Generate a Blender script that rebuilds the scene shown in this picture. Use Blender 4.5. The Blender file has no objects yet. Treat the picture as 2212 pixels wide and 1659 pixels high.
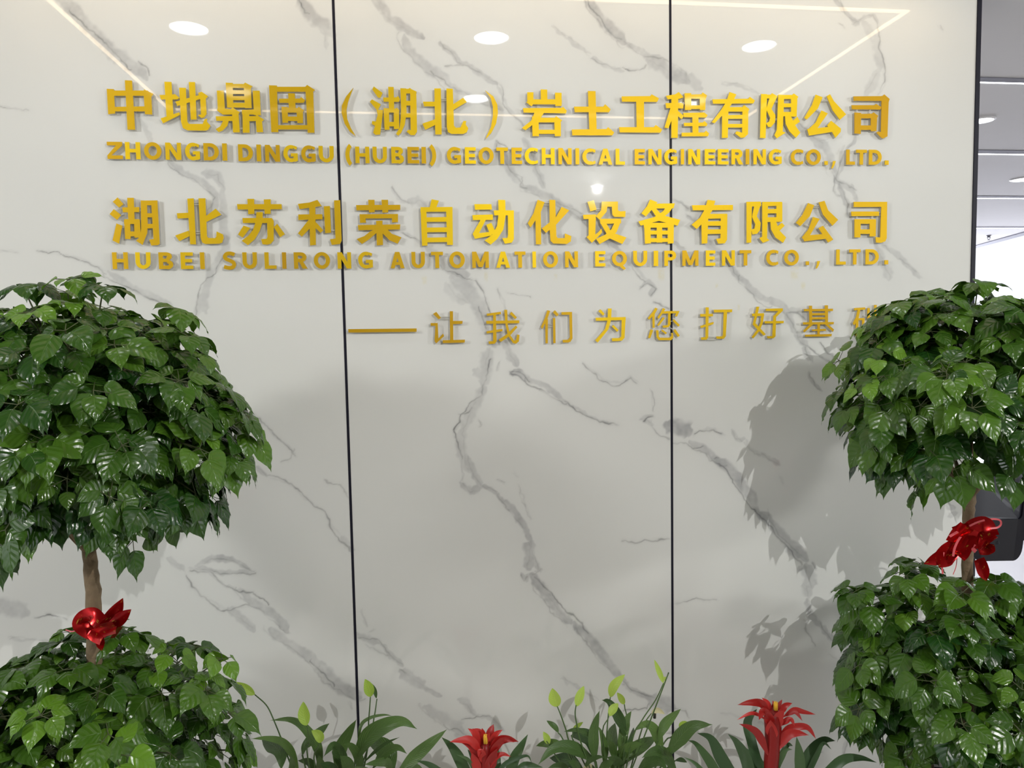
import bpy, bmesh, math, random
import numpy as np
from mathutils import Vector, Matrix, noise as mnoise
from mathutils.geometry import delaunay_2d_cdt

S = bpy.context.scene
COL = S.collection
random.seed(7)
rng = np.random.default_rng(11)

# ------------------------------------------------------------------ camera
D = 2.45            # camera to marble wall (wall front is the plane y = 0)
CH = 1.70           # camera height
CEIL = CH + 1.155   # ceiling height
F = 1597.0
YAW, PITCH, ROLL = 0.12645, -0.07085, -0.018965
cy_, sy_ = math.cos(YAW), math.sin(YAW)
cp_, sp_ = math.cos(PITCH), math.sin(PITCH)
FWD = Vector((sy_ * cp_, cy_ * cp_, sp_))
_r = Vector((cy_, -sy_, 0.0))
_u = _r.cross(FWD)
cr_, sr_ = math.cos(ROLL), math.sin(ROLL)
RT = cr_ * _r + sr_ * _u
UP = -sr_ * _r + cr_ * _u
CAM = Vector((0.0, -D, CH))
cam_data = bpy.data.cameras.new('camera')
cam_data.sensor_width = 36.0
cam_data.lens = F / 2212.0 * 36.0
cam_data.clip_start = 0.05
cam = bpy.data.objects.new('camera', cam_data)
COL.objects.link(cam)
m = Matrix.Identity(4)
for i in range(3):
    m[i][0] = RT[i]; m[i][1] = UP[i]; m[i][2] = -FWD[i]; m[i][3] = CAM[i]
cam.matrix_world = m
S.camera = cam

# ------------------------------------------------------------------ world, daylight, exposure
S.view_settings.view_transform = 'Standard'
S.view_settings.look = 'None'
S.view_settings.gamma = 1.0
S.view_settings.use_curve_mapping = False
S.view_settings.exposure = 0.07
W = bpy.data.worlds.new('overcast_daylight')
S.world = W
W.use_nodes = True
wn = W.node_tree
_tc = wn.nodes.new('ShaderNodeTexCoord'); _sp = wn.nodes.new('ShaderNodeSeparateXYZ'); _rp = wn.nodes.new('ShaderNodeValToRGB')
_mr = wn.nodes.new('ShaderNodeMapRange'); _mr.inputs[1].default_value = -1.0
wn.links.new(_tc.outputs['Generated'], _sp.inputs[0]); wn.links.new(_sp.outputs[2], _mr.inputs[0]); wn.links.new(_mr.outputs[0], _rp.inputs[0])
_e = _rp.color_ramp.elements
_e[0].position = 0.42; _e[0].color = (0.16, 0.16, 0.155, 1); _e[1].position = 0.49; _e[1].color = (0.93, 0.96, 1.0, 1)
wn.links.new(_rp.outputs[0], wn.nodes['Background'].inputs[0])
W.node_tree.nodes['Background'].inputs[1].default_value = 1.25

def area(name, loc, rot, sx, sy, power, col):
    d = bpy.data.lights.new(name, 'AREA')
    d.shape = 'RECTANGLE'; d.size = sx; d.size_y = sy; d.energy = power; d.color = col
    o = bpy.data.objects.new(name, d); COL.objects.link(o)
    o.location = loc; o.rotation_euler = rot
    return o
# added side fill at two unseen lobby windows, plus daylight at the office window
area('fill_left', (-3.25, -2.3, 1.05), (0, math.radians(-90), 0), 2.0, 1.9, 10, (0.95, 0.98, 1.0))
area('daylight_office', (10.2, 12.4, 1.4), (math.radians(-112), 0, 0), 7.5, 2.6, 900, (0.84, 0.88, 1.0))
area('fill_right', (5.2, -2.35, 1.1), (0, math.radians(90), 0), 2.0, 1.9, 20, (0.94, 0.97, 1.0))
SPOT_POWER = 190.0
LED_POWER = 8
DOWN_POWER = 15.0

# ------------------------------------------------------------------ helpers
def ray(px, py):
    return FWD * F + RT * (px - 1106.0) + UP * (829.5 - py)
def at(px, py, y):
    d = ray(px, py); k = (y - CAM.y) / d.y
    return CAM + d * k
def at_z(px, py, z):
    d = ray(px, py); k = (z - CAM.z) / d.z
    return CAM + d * k
def proj(p):
    v = p - CAM
    w = v.dot(FWD)
    return 1106 + F * v.dot(RT) / w, 829.5 - F * v.dot(UP) / w

def link(o, parent=None):
    COL.objects.link(o)
    if parent is not None:
        o.parent = parent
    return o
def empty(name, loc):
    o = bpy.data.objects.new(name, None); o.empty_display_size = 0.05
    o.location = loc
    return link(o)
def tag(o, label=None, cat=None, group=None, kind=None):
    if label: o['label'] = label
    if cat: o['category'] = cat
    if group: o['group'] = group
    if kind: o['kind'] = kind
    return o
def to_obj(name, bm, mats, parent=None, loc=None, smooth=False):
    me = bpy.data.meshes.new(name)
    bm.normal_update()
    bm.to_mesh(me); bm.free()
    for mt in (mats if isinstance(mats, (list, tuple)) else [mats]):
        me.materials.append(mt)
    if smooth:
        me.polygons.foreach_set('use_smooth', [True] * len(me.polygons))
    o = bpy.data.objects.new(name, me)
    if loc is not None: o.location = loc
    return link(o, parent)
def box(bm, x0, y0, z0, x1, y1, z1, mi=0):
    vs = [bm.verts.new(c) for c in ((x0,y0,z0),(x1,y0,z0),(x1,y1,z0),(x0,y1,z0),(x0,y0,z1),(x1,y0,z1),(x1,y1,z1),(x0,y1,z1))]
    for f in ((3,2,1,0),(4,5,6,7),(0,1,5,4),(1,2,6,5),(2,3,7,6),(3,0,4,7)):
        bm.faces.new([vs[i] for i in f]).material_index = mi
def tube(bm, pts, radii, n=8, cap=True, mi=0):
    pts = [Vector(p) for p in pts]
    if not isinstance(radii, (list, tuple)): radii = [radii] * len(pts)
    rings = []
    ref = Vector((0.13, 0.91, 0.37))
    for i, p in enumerate(pts):
        t = (pts[min(i + 1, len(pts) - 1)] - pts[max(i - 1, 0)]).normalized()
        a = t.cross(ref)
        if a.length < 1e-4: a = t.cross(Vector((1, 0, 0)))
        a.normalize(); b = t.cross(a)
        rings.append([bm.verts.new(p + (a * math.cos(k * 2 * math.pi / n) + b * math.sin(k * 2 * math.pi / n)) * radii[i]) for k in range(n)])
    for i in range(len(rings) - 1):
        for k in range(n):
            bm.faces.new((rings[i][k], rings[i][(k + 1) % n], rings[i + 1][(k + 1) % n], rings[i + 1][k])).material_index = mi
    if cap:
        bm.faces.new(rings[0][::-1]).material_index = mi
        bm.faces.new(rings[-1]).material_index = mi
def lathe(bm, prof, n=32, c=(0, 0, 0), mi=0):
    rings = []
    for r, z in prof:
        rings.append([bm.verts.new((c[0] + r * math.cos(k * 2 * math.pi / n), c[1] + r * math.sin(k * 2 * math.pi / n), c[2] + z)) for k in range(n)])
    for i in range(len(rings) - 1):
        for k in range(n):
            bm.faces.new((rings[i][k], rings[i][(k + 1) % n], rings[i + 1][(k + 1) % n], rings[i + 1][k])).material_index = mi
    bm.faces.new(rings[0][::-1]).material_index = mi
    bm.faces.new(rings[-1]).material_index = mi

# ------------------------------------------------------------------ materials
def new_mat(name):
    mt = bpy.data.materials.new(name); mt.use_nodes = True
    return mt, mt.node_tree, mt.node_tree.nodes['Principled BSDF']
def N(nt, t, **kw):
    n = nt.nodes.new(t)
    for k, v in kw.items(): setattr(n, k, v)
    return n
def simple(name, col, rough=0.5, metal=0.0, var=0.06, scale=30, bump=0.0, ior=1.5):
    mt, nt, b = new_mat(name)
    no = N(nt, 'ShaderNodeTexNoise'); no.inputs['Scale'].default_value = scale; no.inputs['Detail'].default_value = 4
    tc = N(nt, 'ShaderNodeTexCoord'); nt.links.new(tc.outputs['Object'], no.inputs['Vector'])
    mx = N(nt, 'ShaderNodeMix', data_type='RGBA')
    mx.inputs['A'].default_value = tuple(c * (1 - var) for c in col) + (1,)
    mx.inputs['B'].default_value = tuple(min(1, c * (1 + var)) for c in col) + (1,)
    nt.links.new(no.outputs['Fac'], mx.inputs['Factor'])
    nt.links.new(mx.outputs['Result'], b.inputs['Base Color'])
    b.inputs['Roughness'].default_value = rough; b.inputs['Metallic'].default_value = metal; b.inputs['IOR'].default_value = ior
    if bump:
        bp = N(nt, 'ShaderNodeBump'); bp.inputs['Strength'].default_value = bump; bp.inputs['Distance'].default_value = 0.01
        nt.links.new(no.outputs['Fac'], bp.inputs['Height']); nt.links.new(bp.outputs['Normal'], b.inputs['Normal'])
    return mt
def emitter(name, col, strength):
    mt, nt, b = new_mat(name)
    b.inputs['Base Color'].default_value = (0.9, 0.9, 0.9, 1)
    b.inputs['Emission Color'].default_value = col + (1,)
    b.inputs['Emission Strength'].default_value = strength
    return mt

M_plaster = simple('white_ceiling_paint', (0.78, 0.78, 0.80), 0.85, var=0.015, scale=6)
M_lobbyceil = simple('low_bounce_grey_ceiling', (0.22, 0.215, 0.205), 0.85, var=0.015, scale=6)  # unseen ceiling, darkened to cut bounce light on the marble
M_wallpaint = simple('warm_white_paint', (0.70, 0.66, 0.60), 0.8, var=0.02, scale=6)
M_floor = simple('pale_polished_tile', (0.66, 0.62, 0.57), 0.15, var=0.05, scale=3)
M_dark = simple('dark_anodised_metal', (0.010, 0.010, 0.020), 0.5, 0.0, var=0.1, ior=1.3)
M_gap = simple('grey_recess', (0.16, 0.16, 0.20), 0.7, var=0.05)
M_white = simple('white_gloss_plastic', (0.8, 0.8, 0.82), 0.35, var=0.02)
M_led = emitter('warm_led_diffuser', (1.0, 0.74, 0.44), LED_POWER)
M_lamp = emitter('cool_lamp_diffuser', (0.95, 0.98, 1.0), DOWN_POWER)
M_line = emitter('office_line_diffuser', (0.92, 0.95, 1.0), 5.0)
M_black = simple('black_plastic', (0.008, 0.008, 0.014), 0.3, var=0.1)
M_pot = simple('white_glazed_pot', (0.75, 0.74, 0.72), 0.25, var=0.03)
M_soil = simple('potting_soil', (0.035, 0.024, 0.016), 0.95, var=0.5, scale=60, bump=0.8)

def glass_mat():
    mt, nt, b = new_mat('clear_glass')
    out = nt.nodes['Material Output']
    tr = N(nt, 'ShaderNodeBsdfTransparent'); gl = N(nt, 'ShaderNodeBsdfGlossy'); gl.inputs['Roughness'].default_value = 0.02
    fr = N(nt, 'ShaderNodeFresnel'); fr.inputs['IOR'].default_value = 1.45
    mx = N(nt, 'ShaderNodeMixShader')
    nt.links.new(fr.outputs[0], mx.inputs[0]); nt.links.new(tr.outputs[0], mx.inputs[1]); nt.links.new(gl.outputs[0], mx.inputs[2])
    nt.links.new(mx.outputs[0], out.inputs['Surface'])
    return mt
M_glass = glass_mat()
def acrylic_mat():
    mt, nt, b = new_mat('clear_acrylic')
    out = nt.nodes['Material Output']
    b.inputs['Base Color'].default_value = (0.86, 0.85, 0.82, 1); b.inputs['Roughness'].default_value = 0.08
    tr = N(nt, 'ShaderNodeBsdfTransparent'); tr.inputs['Color'].default_value = (0.97, 0.97, 0.95, 1)
    mx = N(nt, 'ShaderNodeMixShader'); mx.inputs[0].default_value = 0.35
    nt.links.new(tr.outputs[0], mx.inputs[1]); nt.links.new(b.outputs[0], mx.inputs[2])
    nt.links.new(mx.outputs[0], out.inputs['Surface'])
    return mt
M_acrylic = acrylic_mat()
def gold_mat():
    mt, nt, b = new_mat('brushed_gold_sheet')
    b.inputs['Metallic'].default_value = 0.62
    b.inputs['Roughness'].default_value = 0.5
    b.inputs['Coat Weight'].default_value = 0.45; b.inputs['Coat Roughness'].default_value = 0.06
    tc = N(nt, 'ShaderNodeTexCoord'); no = N(nt, 'ShaderNodeTexNoise'); no.inputs['Scale'].default_value = 900; no.inputs['Detail'].default_value = 2
    nt.links.new(tc.outputs['Object'], no.inputs['Vector'])
    # per-letter tint paints in how brightly each face catches the light
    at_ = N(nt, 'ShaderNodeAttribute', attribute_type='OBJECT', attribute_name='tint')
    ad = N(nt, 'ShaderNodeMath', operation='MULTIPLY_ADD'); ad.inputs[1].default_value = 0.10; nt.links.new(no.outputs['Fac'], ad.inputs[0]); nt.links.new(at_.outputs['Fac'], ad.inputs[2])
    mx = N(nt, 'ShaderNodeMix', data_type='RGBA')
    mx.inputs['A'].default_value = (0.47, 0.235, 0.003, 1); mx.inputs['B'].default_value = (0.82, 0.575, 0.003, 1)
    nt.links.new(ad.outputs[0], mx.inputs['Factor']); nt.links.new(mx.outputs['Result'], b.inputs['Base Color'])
    return mt
M_gold = gold_mat()
# ------------------------------------------------------------------ room shell
XL, XR, YF, YB = -3.3, 5.3, -6.0, 13.2
SEAM = [-0.0945 * D, 0.3533 * D]
XEND = 0.8155 * D
bm = bmesh.new(); box(bm, XL, YF, -0.12, 15.0, YB, 0.0)
tag(to_obj('floor', bm, M_floor), kind='structure')
# ceiling stops at the slanting curtain recess of the office
ca = at_z(2112, 534, CEIL); cb = at_z(2212, 507, CEIL)
dxy = (cb - ca) / (cb.y - ca.y)
XR2, yW = 15.0, 12.6
pL = ca + dxy * (yW - ca.y); pR = ca + dxy * (0.2 - ca.y)
bm = bmesh.new()
poly = [(XL, -0.35), (pR.x, -0.35), (pR.x, 0.2), (pL.x, yW), (XL, yW)]
lo = [bm.verts.new((x, y, CEIL)) for x, y in poly]; hi = [bm.verts.new((x, y, CEIL + 0.12)) for x, y in poly]
bm.faces.new(lo[::-1]); bm.faces.new(hi)
for i in range(5):
    j = (i + 1) % 5; bm.faces.new((lo[i], lo[j], hi[j], hi[i]))
tag(to_obj('ceiling', bm, M_plaster), kind='structure')
bm = bmesh.new(); box(bm, XL, YF, CEIL, XR, -0.35, CEIL + 0.12)
tag(to_obj('ceiling_lobby', bm, M_lobbyceil), kind='structure')
# dark fascia along the recess
bm = bmesh.new()
n = Vector((dxy.y, -dxy.x, 0)).normalized()
if n.x > 0: n = -n
q = [pL, pR, pR + n * 0.16, pL + n * 0.16]
for zz in (CEIL - 0.012,):
    a = [bm.verts.new((p.x, p.y, zz)) for p in q]; b2 = [bm.verts.new((p.x, p.y, CEIL + 0.03)) for p in q]
    bm.faces.new(a[::-1]); bm.faces.new(b2)
    for i in range(4):
        j = (i + 1) % 4; bm.faces.new((a[i], a[j], b2[j], b2[i]))
tag(to_obj('trim_4', bm, M_gap), kind='structure')
bm = bmesh.new(); box(bm, pR.x - 0.05, 0.2, 3.9, XR2, yW + 0.15, 4.02)
v = [bm.verts.new(c) for c in ((pR.x, .2, CEIL + .02), (pL.x, yW, CEIL + .02), (pL.x, yW, 3.9), (pR.x, .2, 3.9), (pR.x - .05, .2, CEIL + .02), (pL.x - .05, yW, CEIL + .02), (pL.x - .05, yW, 3.9), (pR.x - .05, .2, 3.9))]
for f in ((0, 1, 2, 3), (7, 6, 5, 4), (0, 4, 5, 1), (3, 2, 6, 7)): bm.faces.new([v[i] for i in f])
tag(to_obj('ceiling_recess', bm, M_plaster), kind='structure')
# lobby side walls with unseen glazing added for side light, wall behind the camera
bm = bmesh.new()
box(bm, XL - 0.15, YF, 0, XL, -3.3, CEIL + .1); box(bm, XL - 0.15, -0.2, 0, XL, 0.4, CEIL + .1); box(bm, XL - 0.15, -3.3, 2.55, XL, -0.2, CEIL + .1)
tag(to_obj('wall_left', bm, M_wallpaint), kind='structure')
wf = bmesh.new()
for y in (-3.3, -2.27, -1.24, -0.25): box(wf, XL - 0.1, y, 0, XL - 0.04, y + 0.05, 2.55)
box(wf, XL - 0.1, -3.3, 2.49, XL - 0.04, -0.2, 2.55); box(wf, XL - 0.1, -3.3, 0, XL - 0.04, -0.2, 0.06)
w1 = tag(to_obj('added_window_1', wf, M_dark), kind='structure')
gb = bmesh.new(); box(gb, XL - 0.075, -3.25, 0.06, XL - 0.065, -0.25, 2.49); to_obj('pane', gb, M_glass, w1)
bm = bmesh.new(); box(bm, XL - 0.15, YF - 0.15, 0, XR + 0.15, YF, CEIL + .1)
tag(to_obj('wall_front', bm, M_wallpaint), kind='structure')
bm = bmesh.new(); box(bm, XR, YF, 0, XR + 0.15, 0.2, 0.15); box(bm, XR, YF, 2.75, XR + 0.15, 0.2, CEIL + .1); box(bm, XR, YF, 0.15, XR + 0.15, -3.4, 2.75); box(bm, XR, -0.15, 0.15, XR + 0.15, 0.2, 2.75)
tag(to_obj('wall_right', bm, M_wallpaint), kind='structure')
wf = bmesh.new()
for k in range(3): box(wf, XR + 0.03, -3.4 + k * 1.595, 0.15, XR + 0.09, -3.34 + k * 1.595, 2.75)
w2 = tag(to_obj('added_window_2', wf, M_white), kind='structure')
gb = bmesh.new(); box(gb, XR + 0.055, -3.34, 0.15, XR + 0.065, -0.15, 2.75); to_obj('pane', gb, M_glass, w2)
bm = bmesh.new(); box(bm, XR2, 0.05, 0, XR2 + 0.15, yW + .15, 4.02); box(bm, XR + .15, 0.05, 0, XR2, 0.2, 4.02)
tag(to_obj('wall_office_right', bm, M_white), kind='structure')
# far office wall: header, sill, glazing and a pale post
zh = at(2160, 541, yW).z
bm = bmesh.new(); box(bm, XL, yW, zh, XR2, yW + 0.15, 4.02); box(bm, XL, yW, 0, XR2, yW + 0.15, 0.25)
box(bm, XL, yW, 0.25, at(2098, 700, yW).x - 3.0, yW + 0.15, zh)
tag(to_obj('wall_back', bm, M_white), kind='structure')
wf = bmesh.new()
xa, xb = at(2163, 580, yW).x, at(2194, 580, yW).x
box(wf, xa, yW + 0.02, 0.25, xb, yW + 0.10, zh)
for px in (2045, 2300, 2420): box(wf, at(px, 580, yW).x, yW + 0.03, 0.25, at(px, 580, yW).x + 0.06, yW + 0.10, zh)
w3 = tag(to_obj('window_3', wf, M_white), kind='structure')
gb = bmesh.new(); box(gb, at(2098, 700, yW).x - 3.0, yW + 0.055, 0.25, XR2, yW + 0.06, zh); to_obj('pane', gb, M_glass, w3)

# ------------------------------------------------------------------ marble wall
CR = dict(A=(200, 160, 3.95), B=(720, 160, 3.95), C=(1240, 160, 3.16), D=(200, 410, 3.95), E=(740, 410, 3.95), F=(1240, 410, 3.16),
          G=(740, 640, 3.95), H=(1280, 640, 3.3515), P=(480, 1420, 5.027), Q=(880, 1420, 6.144), R=(1120, 1400, 5.267), T=(1480, 1460, 5.027),
          U=(130, 1270, 11.06), V=(2060, 1050, 7.9), W=(1760, 960, 3.949))
def cpx(c, x, y):
    ox, oy, s = CR[c]
    return ox + x / s, oy + y / s

# veins traced from the slabs: (points in photo pixels, half width, strength, edge line strength, edge side)
VEINS = [
 ([(120,-20),(190,55),(240,105),(290,145),(316,168)],17,.34,.0,0), ([(150,20),(200,70),(245,115),(285,152)],1.6,0,.5,0),
 ([(300,135),(318,150),(322,168)],2,.0,.4,0), ([(302,255),(322,305),(340,350)],7,.22,.0,0),
 ([(370,348),(400,372),(430,385),(470,425),(455,470)],9,.32,.35,1), ([(440,372),(470,378),(484,405)],12,.28,.2,0),
 ([(484,405),(482,480),(488,545),(455,590),(440,640),(428,672),(410,700)],11,.26,.0,0), ([(490,548),(462,585),(436,612),(434,640),(425,680),(410,697)],1.6,0,.5,0), ([(436,650),(446,672)],12,.25,0,0),
 ([(648,-10),(672,35),(700,55),(722,80)],15,.32,.0,0), ([(648,0),(660,28),(668,32)],2,0,.6,0), ([(690,62),(704,75),(706,105)],6,.2,.1,0),
 ([(-20,226),(30,234),(62,237)],2,.1,.35,0), ([(80,542),(130,548),(190,568),(232,590)],3,.1,.45,0), ([(232,590),(285,618),(335,640),(368,660)],9,.3,.5,1), ([(355,650),(372,672),(385,705)],8,.2,.2,0), ([(395,672),(404,692)],3,.15,.1,0),
 ([(400,780),(455,820),(500,850),(520,880)],24,.2,.2,0), ([(470,868),(520,900),(560,905),(590,935),(612,955),(640,982)],3,.15,.55,0), ([(520,898),(565,915)],14,.25,.1,0), ([(640,970),(630,990),(605,1000)],2,0,.25,0),
 ([(556,1010),(580,1028)],7,.3,.3,0), ([(580,1028),(620,1040),(660,1075),(700,1105),(715,1140),(735,1165),(762,1192)],2.5,.1,.42,0), ([(735,1165),(762,1186)],9,.25,.4,0), ([(700,1040),(738,1048),(757,1075)],2,0,.25,0),
 ([(425,1222),(460,1208),(505,1212),(545,1232)],7,.33,.3,0), ([(420,1225),(470,1238),(515,1238),(548,1236)],6,.3,.45,0), ([(360,1205),(385,1225),(398,1232)],7,.3,.2,0),
 ([(408,1228),(450,1238),(485,1265),(520,1280),(548,1282)],4,.2,.6,0), ([(518,1275),(545,1300),(575,1318),(610,1345),(622,1362)],11,.36,.3,1), ([(548,1285),(572,1293),(582,1310)],2,0,.6,0),
 ([(402,1240),(412,1265),(438,1292),(480,1318),(538,1308)],2.5,.1,.5,0), ([(490,1318),(520,1335),(545,1358)],11,.28,.1,0),
 ([(582,1358),(620,1385),(655,1408),(685,1430)],13,.35,.2,1), ([(682,1430),(705,1462),(735,1482),(780,1505)],14,.4,.3,1), ([(672,1425),(700,1455),(718,1475),(724,1484)],3,.1,.7,0), ([(742,1500),(752,1495)],3,.2,.1,0), ([(755,1515),(760,1535)],3,.2,.1,0),
 ([(-20,1305),(20,1312),(60,1322)],20,.28,.0,0), ([(75,1332),(110,1325),(146,1338)],2,.1,.6,0), ([(20,1378),(70,1378),(110,1385)],3,.2,.2,0),
 # middle slab
 ([(806,-12),(835,35),(860,55),(885,66),(914,80)],11,.36,.1,0), ([(870,78),(884,105),(930,150),(962,172),(970,185)],13,.3,.3,1), ([(928,152),(935,162),(958,168),(968,182)],2.2,.1,.5,0),
 ([(960,178),(995,198),(1040,222),(1082,240)],7,.26,.25,0), ([(950,92),(975,112),(992,135),(1012,142),(1045,162),(1075,180)],7,.3,.3,0), ([(960,142),(990,139),(1005,141)],2,0,.4,0),
 ([(1075,182),(1088,205),(1092,232),(1118,256),(1150,285)],4,.2,.35,0), ([(1000,215),(1010,255),(1060,270)],20,.12,0,0),
 ([(1072,305),(1082,330),(1098,360),(1112,378),(1130,402)],9,.3,.45,0), ([(1074,305),(1090,310),(1110,330)],2,.1,.4,0), ([(1128,300),(1142,325),(1160,370),(1178,405)],9,.28,.2,0), ([(1110,375),(1130,385),(1122,402),(1140,410)],2,.0,.55,0),
 ([(1130,405),(1190,426),(1230,448),(1262,468),(1300,500),(1335,540)],10,.32,.25,1), ([(1190,426),(1225,446),(1258,462)],2,0,.35,0), ([(1335,540),(1362,567),(1384,593),(1397,607)],4,.2,.55,0), ([(1384,622),(1400,612),(1416,625),(1406,640)],7,.3,.5,0), ([(1410,655),(1428,660),(1446,670)],2.5,.1,.4,0),
 ([(1262,-20),(1285,25),(1310,55),(1340,80),(1350,92)],13,.45,.2,1), ([(1268,0),(1288,35),(1310,60),(1332,80),(1347,84)],2,0,.45,0), ([(1350,88),(1368,105),(1390,120),(1425,125)],7,.36,.4,0),
 ([(1398,128),(1425,142),(1450,158),(1480,175)],19,.42,.1,0), ([(1395,140),(1382,152),(1345,150)],2.5,.1,.55,0), ([(1428,122),(1455,140),(1482,152),(1490,172)],2.5,.1,.25,0), ([(1480,165),(1500,180),(1510,188)],14,.22,0,0),
 ([(1195,58),(1220,78),(1245,98),(1275,118)],4,.2,.12,0), ([(1280,125),(1305,140),(1345,152)],6,.26,.3,0),
 ([(848,405),(862,425),(882,440)],4,.2,.3,0), ([(885,440),(905,432),(922,446)],9,.25,.15,0), ([(866,502),(897,516),(922,534)],3,.2,.45,0), ([(922,536),(958,565),(985,585),(1012,597)],12,.3,.25,1),
 ([(975,595),(1008,622),(1030,655),(1044,690),(1052,712)],17,.3,.0,0), ([(958,580),(1000,598),(1026,604),(1043,629),(1052,654),(1060,680)],2.4,.1,.65,0), ([(965,612),(980,635),(1010,652)],14,.2,.1,0), ([(1035,660),(1048,700),(1052,715)],2,.0,.4,0),
 ([(1075,625),(1082,645),(1090,668)],2.5,.1,.35,0), ([(1098,634),(1115,636),(1145,644)],2,.0,.35,0), ([(1078,720),(1068,745)],16,.3,.2,0),
 ([(1056,752),(1050,790),(1042,830)],14,.24,.1,0), ([(1062,773),(1048,808),(1041,838),(1042,857)],2,0,.55,0), ([(1025,795),(1040,805)],12,.2,0,0), ([(1042,838),(1030,868),(1012,898),(1000,925)],13,.24,.1,0),
 ([(1040,857),(1012,874),(997,896),(994,912),(981,930),(983,948)],2.2,.1,.6,0), ([(994,896),(1012,890),(1020,882)],2,.0,.45,0), ([(1000,925),(997,955),(1002,990),(1014,1020)],13,.24,.1,0), ([(980,935),(988,965),(998,992)],2.2,.0,.5,0), ([(1035,905),(1042,915),(1036,920)],3,.15,.2,0),
 ([(1008,985),(1018,1010),(1032,1040),(1042,1056)],10,.34,.2,0), ([(998,990),(1000,1027),(997,1045)],3,.25,.1,0), ([(997,1045),(1016,1062),(1038,1058)],9,.42,.2,0),
 ([(1042,1052),(1062,1059),(1078,1072)],6,.42,.45,0), ([(1078,1072),(1094,1087),(1112,1108),(1130,1132),(1142,1162),(1147,1175)],7,.4,.3,1), ([(1146,1170),(1145,1200),(1142,1230)],14,.36,.2,0), ([(1150,1190),(1158,1215),(1165,1235)],8,.28,.2,0), ([(1126,1240),(1134,1255),(1140,1245)],4,.3,.4,0), ([(1152,1240),(1172,1232)],3,.2,.3,0),
 ([(1146,1246),(1172,1275),(1205,1318),(1232,1345)],12,.42,.1,0), ([(1158,1247),(1182,1272),(1215,1315),(1252,1346),(1270,1366)],2,.0,.65,0), ([(1150,1262),(1190,1318),(1225,1355)],2,.0,.3,0), ([(1238,1345),(1262,1365),(1290,1400),(1318,1438),(1348,1468)],12,.45,.3,1), ([(1240,1350),(1239,1362)],2,.1,.3,0),
 ([(1345,1468),(1362,1488),(1385,1500),(1412,1508)],8,.42,.45,0), ([(1405,1508),(1430,1520),(1452,1530)],19,.38,.1,0), ([(1345,1533),(1395,1530),(1400,1520)],2.5,.1,.5,0), ([(1455,1530),(1480,1535),(1488,1550)],2,.1,.3,0), ([(1215,1465),(1240,1482),(1262,1495),(1290,1515)],3,.2,.2,0),
 ([(1088,732),(1101,763),(1116,792)],9,.3,.1,0), ([(1102,806),(1122,804),(1146,822)],7,.42,.5,0), ([(1102,806),(1122,818),(1150,830),(1177,844)],2,.1,.55,0), ([(1140,818),(1177,838),(1206,857),(1222,867)],8,.38,.45,1), ([(1222,867),(1242,882),(1264,897),(1297,909),(1338,916)],3.5,.3,.55,0), ([(1165,842),(1195,860)],2,.0,.25,0), ([(1080,780),(1072,797)],3,.2,.1,0),
 ([(1262,787),(1282,803),(1297,817),(1318,829),(1340,830),(1360,817),(1376,828)],2.5,.12,.5,0), ([(1405,843),(1408,862),(1411,885)],2.5,.12,.35,0), ([(1386,908),(1400,900),(1412,897)],4,.3,.5,0), ([(1395,905),(1410,915)],8,.25,.1,0), ([(1410,920),(1418,936),(1447,946)],2,.05,.35,0),
 ([(1073,1038),(1090,1045)],2,.1,.4,0), ([(1120,1052),(1130,1085),(1146,1117)],2.2,.15,.4,0), ([(1346,1168),(1372,1170),(1400,1168),(1447,1162)],2,.05,.4,0), ([(1110,1018),(1118,1030)],2,.08,.1,0),
 ([(770,1366),(795,1378),(818,1392)],10,.32,.1,0), ([(776,1376),(800,1382),(820,1383),(824,1395)],3,.1,.5,0), ([(824,1395),(838,1412),(855,1428),(870,1440)],7,.32,.35,0), ([(780,1320),(790,1345),(792,1352)],3,.2,.15,0), ([(795,1365),(808,1358)],2.5,.1,.3,0), ([(790,1392),(830,1415),(850,1422)],2.5,.1,.25,0),
 ([(864,1450),(890,1466),(915,1482)],13,.36,.1,0), ([(862,1449),(875,1455)],2.5,.0,.5,0), ([(915,1484),(935,1492),(955,1503)],6,.36,.1,0), ([(918,1528),(945,1545),(975,1562),(1000,1580)],14,.26,.2,1), ([(962,1562),(972,1574),(990,1574),(1006,1588)],2.4,.1,.5,0),
 ([(990,1514),(1008,1518),(1016,1535),(1030,1548)],8,.3,.15,0), ([(1000,1555),(1030,1549),(1055,1550)],2.2,.1,.5,0), ([(1030,1547),(1060,1552),(1090,1575)],6,.28,.2,0), ([(985,1588),(1010,1590),(1030,1605)],10,.25,.2,0),
 # right slab
 ([(1455,432),(1470,440),(1486,452)],3,.2,.3,0), ([(1482,466),(1500,475),(1514,490)],6,.25,.3,0), ([(1505,480),(1516,505),(1530,525),(1548,540),(1565,555)],8,.25,.15,0), ([(1512,500),(1520,514)],2,.0,.5,0), ([(1455,525),(1480,538)],5,.25,.2,0), ([(1565,552),(1578,575),(1592,596),(1598,605)],8,.34,.3,0),
 ([(1600,598),(1617,620),(1641,643),(1662,655)],8,.36,.5,1), ([(1655,650),(1686,662),(1700,680)],9,.38,.2,0), ([(1700,678),(1710,696),(1718,718)],10,.36,.3,0), ([(1700,675),(1722,676),(1738,690)],8,.3,.35,0), ([(1718,715),(1732,738),(1748,752)],9,.36,.3,0), ([(1738,750),(1744,770),(1752,782)],9,.3,.35,0), ([(1748,752),(1772,772),(1796,786)],3,.25,.45,0),
 ([(1772,742),(1788,762),(1800,772),(1796,786)],2.5,.1,.65,0), ([(1797,788),(1812,808),(1825,812)],4,.15,.1,0), ([(1746,806),(1758,826),(1774,845)],4,.28,.25,0),
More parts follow.
